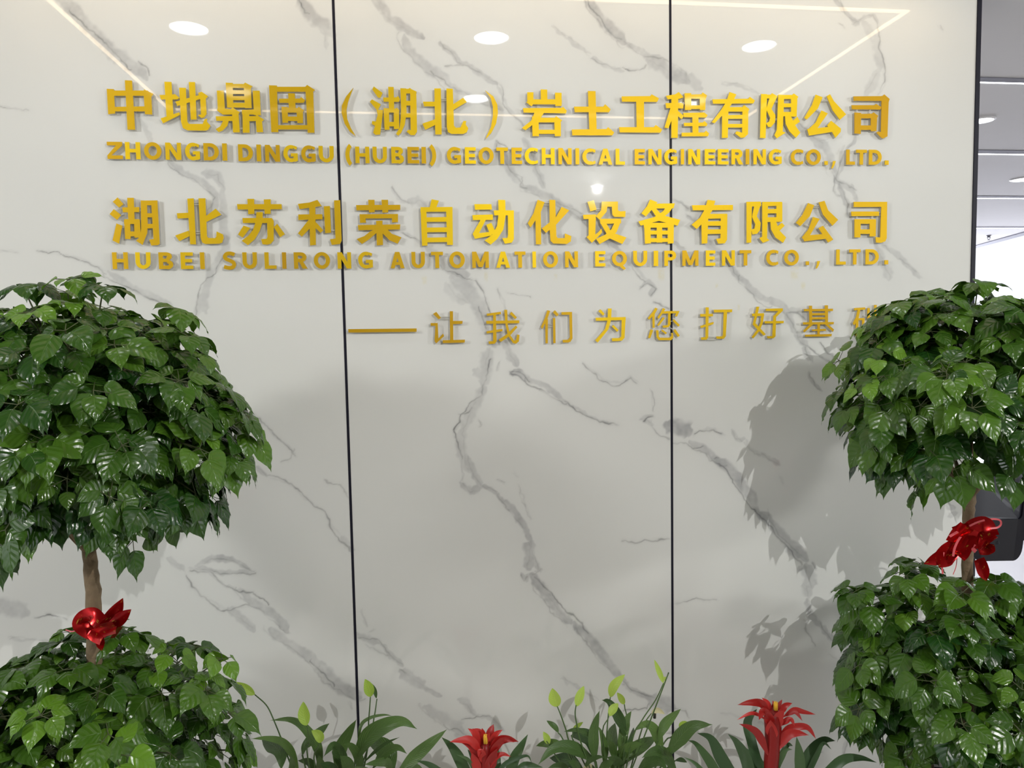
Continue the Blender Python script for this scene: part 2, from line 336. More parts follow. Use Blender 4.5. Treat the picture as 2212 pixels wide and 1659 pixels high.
 ([(1805,-15),(1818,12),(1832,32),(1858,48)],6,.3,.25,0), ([(1845,50),(1870,38),(1888,32),(1898,52)],6,.22,.3,0), ([(1868,48),(1892,85),(1898,120),(1900,155)],13,.22,.0,0), ([(1898,52),(1900,100),(1910,150),(1912,175),(1897,205)],2.4,.1,.4,0), ([(1895,155),(1880,185),(1870,200)],14,.22,.1,0), ([(1812,52),(1824,60)],2.5,.1,.2,0),
 ([(1725,264),(1742,281),(1758,298),(1782,310)],9,.36,.3,0), ([(1760,298),(1780,320),(1790,345),(1800,372)],10,.34,.1,1), ([(1768,305),(1782,304),(1792,300)],2,.0,.4,0), ([(1844,290),(1842,308),(1826,325),(1818,362),(1806,386)],3.5,.25,.4,0), ([(1820,318),(1812,332)],3,.15,.15,0),
 ([(1800,372),(1808,392),(1830,402),(1846,415)],7,.3,.5,0), ([(1804,385),(1802,410),(1812,425)],2.2,.1,.5,0), ([(1812,395),(1820,420),(1830,445),(1838,475)],8,.34,.35,0), ([(1838,400),(1848,430)],6,.25,.1,0), ([(1895,535),(1912,569),(1924,605)],11,.28,.15,0), ([(1905,528),(1935,545),(1960,570),(1990,600)],6,.26,.25,0),
 ([(1558,178),(1590,181),(1617,193),(1640,206)],3,.2,.2,0), ([(2026,56),(2034,63)],2,.05,.25,0),
 ([(1438,915),(1470,928),(1492,938)],21,.5,.05,0), ([(1500,936),(1512,930),(1540,928),(1562,938)],2.8,.2,.6,0), ([(1452,956),(1478,960),(1500,968),(1520,962)],2.5,.1,.45,0), ([(1496,958),(1528,972),(1542,988),(1562,1002)],10,.42,.3,1),
 ([(1548,992),(1575,1010),(1596,1035),(1618,1070),(1638,1104)],13,.44,.0,0), ([(1542,998),(1572,1022),(1592,1052),(1612,1080),(1642,1120),(1668,1145)],2.2,.0,.5,0), ([(1545,992),(1556,988)],2.5,.1,.4,0), ([(1636,1104),(1662,1128),(1688,1156),(1716,1190),(1740,1212)],13,.42,.1,0), ([(1656,1133),(1690,1172),(1716,1203),(1734,1222)],2.2,.0,.45,0), ([(1656,1103),(1659,1118)],2,.1,.25,0), ([(1660,1125),(1700,1172),(1722,1196)],2,.0,.25,0),
 ([(1752,1215),(1762,1230)],4,.3,.4,0), ([(1738,1222),(1748,1250),(1752,1270)],15,.32,.25,0), ([(1720,1232),(1735,1228)],4,.25,.2,0), ([(1740,1262),(1745,1290)],12,.28,.2,0), ([(1742,1295),(1752,1325),(1775,1352)],7,.34,.15,0), ([(1770,1348),(1795,1380),(1830,1402),(1862,1415)],7,.34,.3,0), ([(1736,1342),(1750,1370),(1760,1395)],2.2,.1,.3,0), ([(1788,1410),(1802,1417)],2,.05,.3,0),
 ([(1582,932),(1590,945),(1605,950)],6,.26,.15,0), ([(1608,952),(1620,970),(1645,985)],3,.2,.15,0), ([(1645,980),(1660,995),(1682,1004)],5,.24,.2,0), ([(1685,1030),(1692,1048)],3,.15,.05,0),
 ([(1454,1303),(1480,1298),(1505,1294),(1525,1297),(1552,1298)],2,.05,.4,0), ([(1880,1555),(1850,1575),(1828,1600),(1822,1640)],5,.22,.3,0), ([(1555,1538),(1580,1540),(1600,1550)],2.5,.1,.2,0), ([(1640,1558),(1660,1570)],3,.1,.2,0), ([(1760,1630),(1775,1625)],3,.1,.4,0), ([(2040,1072),(2050,1095),(2062,1100)],6,.3,.3,0), ([(2050,1112),(2068,1108)],5,.25,.1,0),
 ([(40,545),(0,540),(-30,538)],2,.1,.15,0),
]
STAINS = [(916,605,6,9),(1428,592,7,14),(1717,588,9,14),(1735,618,5,8),(1050,598,4,10),(1200,600,4,8),(1596,664,3,6),(1548,618,3,5)]

def fbm(x, y, seed, octs):
    out = np.zeros_like(x)
    for k, (sc, am) in enumerate(octs):
        r = np.random.default_rng(seed * 31 + k); T = r.random((256, 256))
        u = x / sc + 1000; v = y / sc + 1000
        i = np.floor(u).astype(int); j = np.floor(v).astype(int); fu = u - i; fv = v - j
        fu = fu * fu * (3 - 2 * fu); fv = fv * fv * (3 - 2 * fv)
        a = T[i % 256, j % 256]; b = T[(i + 1) % 256, j % 256]; c = T[i % 256, (j + 1) % 256]; d = T[(i + 1) % 256, (j + 1) % 256]
        out += ((a * (1 - fu) + b * fu) * (1 - fv) + (c * (1 - fu) + d * fu) * fv - 0.5) * 2 * am
    return out
def vein_field(px, py):
    wx = px + fbm(px, py, 1, [(46, 3.6), (17, 3.0), (7, 1.7)])
    wy = py + fbm(px, py, 2, [(46, 3.6), (17, 3.0), (7, 1.7)])
    ex = px + fbm(px, py, 3, [(60, 4.0), (21, 3.0), (8, 2.2)]); ey = py + fbm(px, py, 4, [(60, 4.0), (21, 3.0), (8, 2.2)])
    tex = np.clip(0.72 + fbm(px, py, 5, [(40, .26), (14, .22), (6, .14)]), .15, 1.2)
    ltex = np.clip(0.75 + fbm(px, py, 6, [(34, .5), (11, .3)]), 0, 1.25)
    body = np.zeros_like(px); line = np.zeros_like(px)
    for pts, w, al, ln, side in VEINS:
        P = np.array(pts, float)
        pad = w + 34
        msk = (px > P[:, 0].min() - pad) & (px < P[:, 0].max() + pad) & (py > P[:, 1].min() - pad) & (py < P[:, 1].max() + pad)
        idx = np.nonzero(msk)[0]
        if len(idx) == 0: continue
        def dist(qx, qy, want=False):
            best = np.full(len(idx), 1e9); sg = np.zeros(len(idx)); tt = np.zeros(len(idx))
            L = np.concatenate([[0], np.cumsum(np.hypot(*(P[1:] - P[:-1]).T))])
            for k in range(len(P) - 1):
                a, b = P[k], P[k + 1]; ab = b - a; l2 = ab @ ab
                t = np.clip(((qx - a[0]) * ab[0] + (qy - a[1]) * ab[1]) / l2, 0, 1)
                dx = qx - a[0] - t * ab[0]; dy = qy - a[1] - t * ab[1]
                d = np.hypot(dx, dy); s = np.sign(ab[0] * dy - ab[1] * dx)
                mm = d < best; best[mm] = d[mm]; sg[mm] = s[mm]; tt[mm] = ((L[k] + t * math.sqrt(l2)) / L[-1])[mm]
            return best, sg, tt
        d, sg, tt = dist(ex[idx], ey[idx])
        taper = np.clip(np.minimum(tt, 1 - tt) * 5 + 0.45, 0, 1)
        wid = w * taper * (0.85 + 0.35 * (tex[idx] - 0.72))
        if al > 0:
            v = np.clip((wid - d) / np.maximum(3.5, 0.75 * wid) + 0.5, 0, 1); v = v * v * (3 - 2 * v)
            body[idx] = np.maximum(body[idx], al * (v * tex[idx] * 1.25 + 0.14 * np.exp(-(d / (w * 2.0 + 6)) ** 2)))
        if ln > 0:
            d2, sg2, _ = dist(wx[idx], wy[idx])
            dd = d2 if side == 0 or w < 5 else np.abs(d2 * sg2 - w * 0.8)
            line[idx] = np.maximum(line[idx], ln * np.exp(-(dd / 1.25) ** 2) * ltex[idx] * np.clip(taper + .2, 0, 1) + 0.2 * ln * np.exp(-(dd / 4.5) ** 2) * ltex[idx])
    return np.clip(body, 0, 1), np.clip(line, 0, 1)

def marble_mat():
    mt, nt, b = new_mat('white_veined_marble')
    a = N(nt, 'ShaderNodeAttribute', attribute_name='vein')
    sp = N(nt, 'ShaderNodeSeparateColor'); nt.links.new(a.outputs['Color'], sp.inputs[0])
    tc = N(nt, 'ShaderNodeTexCoord'); no = N(nt, 'ShaderNodeTexNoise'); no.inputs['Scale'].default_value = 1.7; no.inputs['Detail'].default_value = 5
    nt.links.new(tc.outputs['Object'], no.inputs['Vector'])
    def mix(A, Bc, fac):
        mx = N(nt, 'ShaderNodeMix', data_type='RGBA')
        for s_, v in (('A', A), ('B', Bc)):
            if isinstance(v, tuple): mx.inputs[s_].default_value = v + (1,)
            else: nt.links.new(v, mx.inputs[s_])
        nt.links.new(fac, mx.inputs['Factor'])
        return mx.outputs['Result']
    base = mix((0.715, 0.727, 0.70), (0.745, 0.757, 0.735), no.outputs['Fac'])
    c = mix(base, (0.70, 0.66, 0.45), sp.outputs[2])
    c = mix(c, (0.27, 0.275, 0.29), sp.outputs[0])
    c = mix(c, (0.10, 0.10, 0.105), sp.outputs[1])
    nt.links.new(c, b.inputs['Base Color'])
    b.inputs['Roughness'].default_value = 0.018
    b.inputs['IOR'].default_value = 1.5
    return mt
M_marble = marble_mat()

XMIN = XL
def panel(name, x0, x1, step, label):
    z0, z1 = 0.0, CEIL
    nx = int((x1 - x0) / step) + 1; nz = int((z1 - z0) / step) + 1
    xs = np.linspace(x0, x1, nx); zs = np.linspace(z0, z1, nz)
    X, Z = np.meshgrid(xs, zs)
    X = X.ravel(); Z = Z.ravel()
    vx, vy, vz = X, np.full_like(X, D), Z - CH
    w = vx * FWD.x + vy * FWD.y + vz * FWD.z
    px = 1106 + F * (vx * RT.x + vy * RT.y + vz * RT.z) / w
    py = 829.5 - F * (vx * UP.x + vy * UP.y + vz * UP.z) / w
    body, line = vein_field(px, py)
    st = np.zeros_like(px)
    for sx, sy, rx, ry in STAINS:
        st = np.maximum(st, 0.55 * np.exp(-((px - sx) / rx) ** 4 - ((py - sy) / ry) ** 4))
    st *= np.clip(0.6 + fbm(px, py, 9, [(8, .6), (3, .4)]), 0, 1)
    me = bpy.data.meshes.new(name)
    nv = nx * nz
    i = np.arange(nx - 1)[None, :] + np.arange(nz - 1)[:, None] * nx
    i = i.ravel()
    quads = np.stack([i, i + 1, i + 1 + nx, i + nx], 1)
    me.vertices.add(nv); me.vertices.foreach_set('co', np.stack([X, np.zeros_like(X), Z], 1).ravel())
    me.loops.add(quads.size); me.loops.foreach_set('vertex_index', quads.ravel())
    me.polygons.add(len(quads)); me.polygons.foreach_set('loop_start', np.arange(len(quads)) * 4)
    me.update(calc_edges=True)
    at_ = me.attributes.new('vein', 'FLOAT_COLOR', 'POINT')
    at_.data.foreach_set('color', np.stack([body, line, st, np.ones_like(st)], 1).ravel())
    me.materials.append(M_marble)
    o = link(bpy.data.objects.new(name, me))
    bk = bmesh.new(); box(bk, x0, 0.0015, 0, x1, 0.018, CEIL)
    to_obj('slab_core', bk, M_plaster, o)
    tag(o, label=label, kind='structure')
    return o
STEP = 0.0026
GAP = 0.0042
panel('wall_marble_left', XMIN, SEAM[0] - GAP, STEP, 'left polished white marble slab with grey veins')
panel('wall_marble_middle', SEAM[0] + GAP, SEAM[1] - GAP, STEP, 'middle polished white marble slab between the two dark joints')
panel('wall_marble_right', SEAM[1] + GAP, XEND - 0.016, STEP, 'right polished white marble slab ending at a dark edge strip')
bm = bmesh.new(); box(bm, XMIN, 0.019, 0, XEND - 0.004, 0.22, CEIL)
tag(to_obj('wall_partition', bm, M_wallpaint), kind='structure')
for k, x in enumerate(SEAM):
    bm = bmesh.new(); box(bm, x - GAP + .0003, -0.001, 0, x + GAP - .0003, 0.018, CEIL)
    tag(to_obj('trim_%d' % (k + 1), bm, M_dark), kind='structure')
bm = bmesh.new(); box(bm, XEND - 0.0155, -0.004, 0, XEND, 0.018, CEIL); box(bm, XEND - 0.0035, 0.018, 0, XEND, 0.22, CEIL)
tag(to_obj('trim_3', bm, M_dark), kind='structure')
# ------------------------------------------------------------------ lobby lights (seen as reflections in the marble, except two added side spots)
HC = CEIL - CH
def dn(name, x, y, label, group, r=0.066, mat=None):
    t = empty(name, (x, y, CEIL)); tag(t, label, 'ceiling light', group)
    bm = bmesh.new(); lathe(bm, [(r + 0.012, -0.0005), (r + 0.012, -0.006), (r + 0.002, -0.010), (r, -0.004)], 40)
    to_obj('rim', bm, M_white, t)
    bm = bmesh.new(); lathe(bm, [(r, -0.0045), (r * .98, -0.0075), (r * .7, -0.0085)], 40)
    to_obj('diffuser', bm, mat or M_lamp, t)
    return t
ROWS = [(2.565 * HC - D, 'row nearest the marble wall'), (3.22 * HC - D, 'second row out from the marble wall')]
for ri, (sy, rl) in enumerate(ROWS):
    for ci, (cx, cl) in enumerate(((-0.70, 'leftmost'), (0.278, 'middle'), (1.232, 'rightmost'))):
        t = dn('downlight', cx * HC, -sy, '%s round white recessed downlight, %s' % (cl, rl), 'lobby downlights')
        sl = bpy.data.lights.new('downlight_beam', 'SPOT'); sl.energy = (1.5, 5.5)[ri]; sl.spot_size = math.radians(130); sl.spot_blend = 0.8; sl.shadow_soft_size = 0.05; sl.color = (1.0, 0.98, 0.95)
        so = bpy.data.objects.new('downlight_beam', sl); COL.objects.link(so); so.parent = t; so.location = (0, 0, -0.02)
# one brighter adjustable spot farther out, whose small reflection shows above the middle row
_d = ray(1290, 400); sx_, sd_ = _d.x / _d.z * HC, _d.y / _d.z * HC - D
for sx_, sy_, pw, rad, aim, lab in ((sx_, -sd_, SPOT_POWER * .8, .009, 0.4, 'small ceiling spot whose reflection shows above the middle row of characters'),
                               (-3.05, -2.5, SPOT_POWER * 1.5, .28, 0.2, 'added unseen ceiling spot washing the wall from the left'),  # added wall wash, set where its reflection stays out of view
                               (5.05, -3.1, SPOT_POWER * 2.0, .3, 0.7, 'added unseen ceiling spot washing the wall from the right')):  # added wall wash from the opposite side, also unseen
    t = dn('spot_downlight', sx_, sy_, lab, 'adjustable spots', 0.05)
    sl = bpy.data.lights.new('spot_beam', 'SPOT'); sl.energy = pw; sl.spot_size = math.radians(110); sl.spot_blend = 0.85; sl.shadow_soft_size = rad; sl.color = (1.0, 0.985, 0.955)
    so = bpy.data.objects.new('spot_beam', sl); COL.objects.link(so); so.parent = t; so.location = (0, 0, -0.03)
    so.rotation_euler = (Vector((aim, 0.0, 0.75)) - Vector((sx_, sy_, CEIL))).to_track_quat('-Z', 'Y').to_euler()
# warm LED line set in the ceiling as a rectangle
t = empty('led_line_light', (0.28 * HC, -0.9, CEIL)); tag(t, 'warm LED line set as a rectangle in the lobby ceiling', 'ceiling light')
lx0, lx1 = -1.045 * HC, 1.583 * HC
ly0, ly1 = -(2.262 * HC - D), -(3.47 * HC - D)
ox, oy = t.location.x, t.location.y
hw = 0.0075
for x0, y0, x1, y1 in ((lx0 - hw, ly0 - hw, lx1 + hw, ly0 + hw), (lx0 - hw, ly1 - hw, lx1 + hw, ly1 + hw), (lx0 - hw, ly1 + hw, lx0 + hw, ly0 - hw), (lx1 - hw, ly1 + hw, lx1 + hw, ly0 - hw)):
    bm = bmesh.new(); box(bm, x0 - ox, y0 - oy, -0.006, x1 - ox, y1 - oy, -0.0005)
    to_obj('light_strip', bm, M_led, t)

# ------------------------------------------------------------------ office beyond the end of the wall
for k, (py, lab) in enumerate(((176, 'nearest'), (331, 'second'), (427, 'third'), (492, 'farthest'))):
    p = at_z(2160, py, CEIL)
    t = empty('line_light', (p.x, p.y, CEIL)); tag(t, '%s white line light across the office ceiling past the dark edge strip' % lab, 'ceiling light', 'line lights in the office ceiling')
    wg = (0.055, 0.09, 0.10, 0.11)[k]; wl = (0.012, 0.02, 0.025, 0.02)[k]
    bm = bmesh.new(); box(bm, -1.1, -wg, -0.004, 1.1, 0, -0.0005); to_obj('channel', bm, M_gap, t)
    bm = bmesh.new(); box(bm, -1.1, 0, -0.006, 1.1, wl, -0.0005); to_obj('diffuser', bm, M_line, t)
M_olamp = emitter('office_lamp_diffuser', (0.95, 0.97, 1.0), 6.0)
p = at_z(2119, 258, CEIL); dn('downlight', p.x, p.y, 'round office downlight half hidden by the dark edge strip', 'office downlights', 0.062, M_olamp)
p = at_z(2211, 386, CEIL); dn('downlight', p.x, p.y, 'round office downlight cut by the edge of the photo', 'office downlights', 0.085, M_olamp)
p = at_z(2136, 508, CEIL)
t = empty('sprinkler_head', (p.x, p.y, CEIL)); tag(t, 'small ceiling sprinkler head in front of the office window', 'sprinkler')
bm = bmesh.new(); lathe(bm, [(0.028, 0), (0.028, -0.008), (0.012, -0.012), (0.012, -0.03)], 16); to_obj('escutcheon', bm, M_gap, t)
bm = bmesh.new(); tube(bm, [(-0.018, 0, -0.012), (-0.02, 0, -0.04), (0, 0, -0.062), (0.02, 0, -0.04), (0.018, 0, -0.012)], 0.004, 6); lathe(bm, [(0.02, -0.062), (0.02, -0.066)], 16)
to_obj('deflector', bm, M_gap, t)

# black office chair seen past the right tree
cp = at(2152, 1160, 1.35)
cz = 0.0
ch = empty('office_chair', (cp.x, cp.y, 0)); tag(ch, 'black office chair with glossy grey backrest behind the right tree', 'chair')
def rrect(w, h, r, n=6):
    out = []
    for cx, cy, a0 in ((w / 2 - r, h / 2 - r, 0), (-w / 2 + r, h / 2 - r, 90), (-w / 2 + r, -h / 2 + r, 180), (w / 2 - r, -h / 2 + r, 270)):
        for k in range(n + 1):
            a = math.radians(a0 + 90 * k / n); out.append((cx + r * math.cos(a), cy + r * math.sin(a)))
    return out
bm = bmesh.new()
outer = rrect(0.40, 0.56, 0.07); inner = [(x, z + 0.095) for x, z in rrect(0.33, 0.27, 0.03)]
def bp(x, z, y): 
    tap = 1 - 0.30 * (0.5 - z / 0.56)
    return (x * tap, y + 0.35 * x * x, 0.61 + z)
ro = [[bm.verts.new(bp(x, z, y)) for x, z in outer] for y in (-0.02, 0.02)]; ri_ = [[bm.verts.new(bp(x, z, y)) for x, z in inner] for y in (-0.02, 0.02)]
n = len(outer)
for k in range(n):
    j = (k + 1) % n
    bm.faces.new((ro[0][k], ro[0][j], ri_[0][j], ri_[0][k])); bm.faces.new((ro[1][j], ro[1][k], ri_[1][k], ri_[1][j]))
    bm.faces.new((ro[0][j], ro[0][k], ro[1][k], ro[1][j])); bm.faces.new((ri_[0][k], ri_[0][j], ri_[1][j], ri_[1][k]))
bmesh.ops.recalc_face_normals(bm, faces=bm.faces)
to_obj('backrest_frame', bm, M_black, ch)
M_gloss = simple('glossy_grey_panel', (0.06, 0.065, 0.08), 0.06, var=0.05)
bm = bmesh.new()
pf = [bm.verts.new(bp(x, z, -0.006)) for x, z in inner]; pb = [bm.verts.new(bp(x, z, 0.006)) for x, z in inner]
bm.faces.new(pf); bm.faces.new(pb[::-1])
for k in range(n):
    j = (k + 1) % n; bm.faces.new((pf[j], pf[k], pb[k], pb[j]))
bmesh.ops.recalc_face_normals(bm, faces=bm.faces)
to_obj('backrest_panel', bm, M_gloss, ch)
bm = bmesh.new(); box(bm, -0.24, 0.02, 0.43, 0.24, 0.48, 0.50); bmesh.ops.bevel(bm, geom=bm.edges[:], offset=0.025, segments=3, affect='EDGES'); to_obj('seat', bm, M_black, ch)
bm = bmesh.new(); tube(bm, [(0, 0.24, 0.09), (0, 0.24, 0.43)], 0.028, 16); tube(bm, [(0, 0.18, 0.42), (0, 0.0, 0.44), (0, 0.03, 0.62)], 0.022, 10); to_obj('column', bm, M_black, ch)
for k in range(5):
    a = 2 * math.pi * k / 5 + 0.3; dx, dy = math.cos(a), math.sin(a)
    bm = bmesh.new(); tube(bm, [(dx * .02, .24 + dy * .02, 0.10), (dx * .28, .24 + dy * .28, 0.075)], [0.024, 0.016], 8)
    lg = to_obj('base_leg', bm, M_black, ch)
    bm = bmesh.new(); tube(bm, [(dx * .28 - dy * .02, .24 + dy * .28 + dx * .02, 0.028), (dx * .28 + dy * .02, .24 + dy * .28 - dx * .02, 0.028)], 0.028, 14); tube(bm, [(dx * .28, .24 + dy * .28, 0.03), (dx * .28, .24 + dy * .28, 0.078)], 0.008, 6)
    to_obj('caster', bm, M_black, lg)
for s in (-1, 1):
    bm = bmesh.new(); tube(bm, [(s * .25, .12, .45), (s * .30, .10, .52), (s * .30, .10, .66), (s * .30, .35, .67)], 0.016, 8); to_obj('armrest', bm, M_black, ch)
ch.rotation_euler = (0, 0, math.radians(-8))
# ------------------------------------------------------------------ raised gold characters
YF_ = -0.0125     # back of the gold sheet; clear acrylic fills up to the wall
GT = 0.0026
def union_mesh(polys, y0, y1, flip=False):
    """union of overlapping 2-D polygons (x, z), extruded from y1 (back) to y0 (front)"""
    vs, fs = [], []
    for p in polys:
        a = sum(p[i][0] * p[(i + 1) % len(p)][1] - p[(i + 1) % len(p)][0] * p[i][1] for i in range(len(p)))
        if abs(a) < 1e-9: continue
        if a < 0: p = p[::-1]
        fs.append(list(range(len(vs), len(vs) + len(p)))); vs += [Vector(q) for q in p]
    ov, oe, of, _, _, og = delaunay_2d_cdt(vs, [], fs, 0, 1e-6)
    of = [f for f, g in zip(of, og) if g]
    bm = bmesh.new()
    fr = [bm.verts.new((v.x, y0, v.y)) for v in ov]; bk = [bm.verts.new((v.x, y1, v.y)) for v in ov]
    edges = {}
    for f in of:
        bm.faces.new([fr[i] for i in f]); bm.faces.new([bk[i] for i in f][::-1])
        for i in range(len(f)):
            e = (f[i], f[(i + 1) % len(f)]); edges[e] = 1
    for a, b in edges:
        if (b, a) not in edges: bm.faces.new((fr[b], fr[a], bk[a], bk[b]))
    for v in [v for v in bm.verts if not v.link_faces]: bm.verts.remove(v)
    return bm
TILT = {}
def sign(name, polys, label, cat, group, bars=(), grain=None):
    xs = [q[0] for p in polys for q in p]; zs = [q[1] for p in polys for q in p]
    cx, cz_ = (min(xs) + max(xs)) / 2, (min(zs) + max(zs)) / 2
    t = empty(name, (cx, 0, cz_)); tag(t, label, cat, group)
    loc = [[(x - cx, z - cz_) for x, z in p] for p in polys]
    f = to_obj('gold_face', union_mesh(loc, YF_ - GT, YF_), M_gold, t)
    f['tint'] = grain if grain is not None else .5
    lb = loc + [[(x - cx, z - cz_) for x, z in p] for p in bars]
    to_obj('acrylic_backing', union_mesh(lb, YF_ + 0.0002, -0.0002), M_acrylic, t)
    return t
def wpt(c, x, y):
    p = at(*cpx(c, x, y), YF_ - GT); return (p.x, p.z)
def P(s):
    """'x,y x,y ...|x,y ...' polygons in crop pixels"""
    return [[tuple(float(v) for v in q.split(',')) for q in p.split()] for p in s.split('|') if p.strip()]
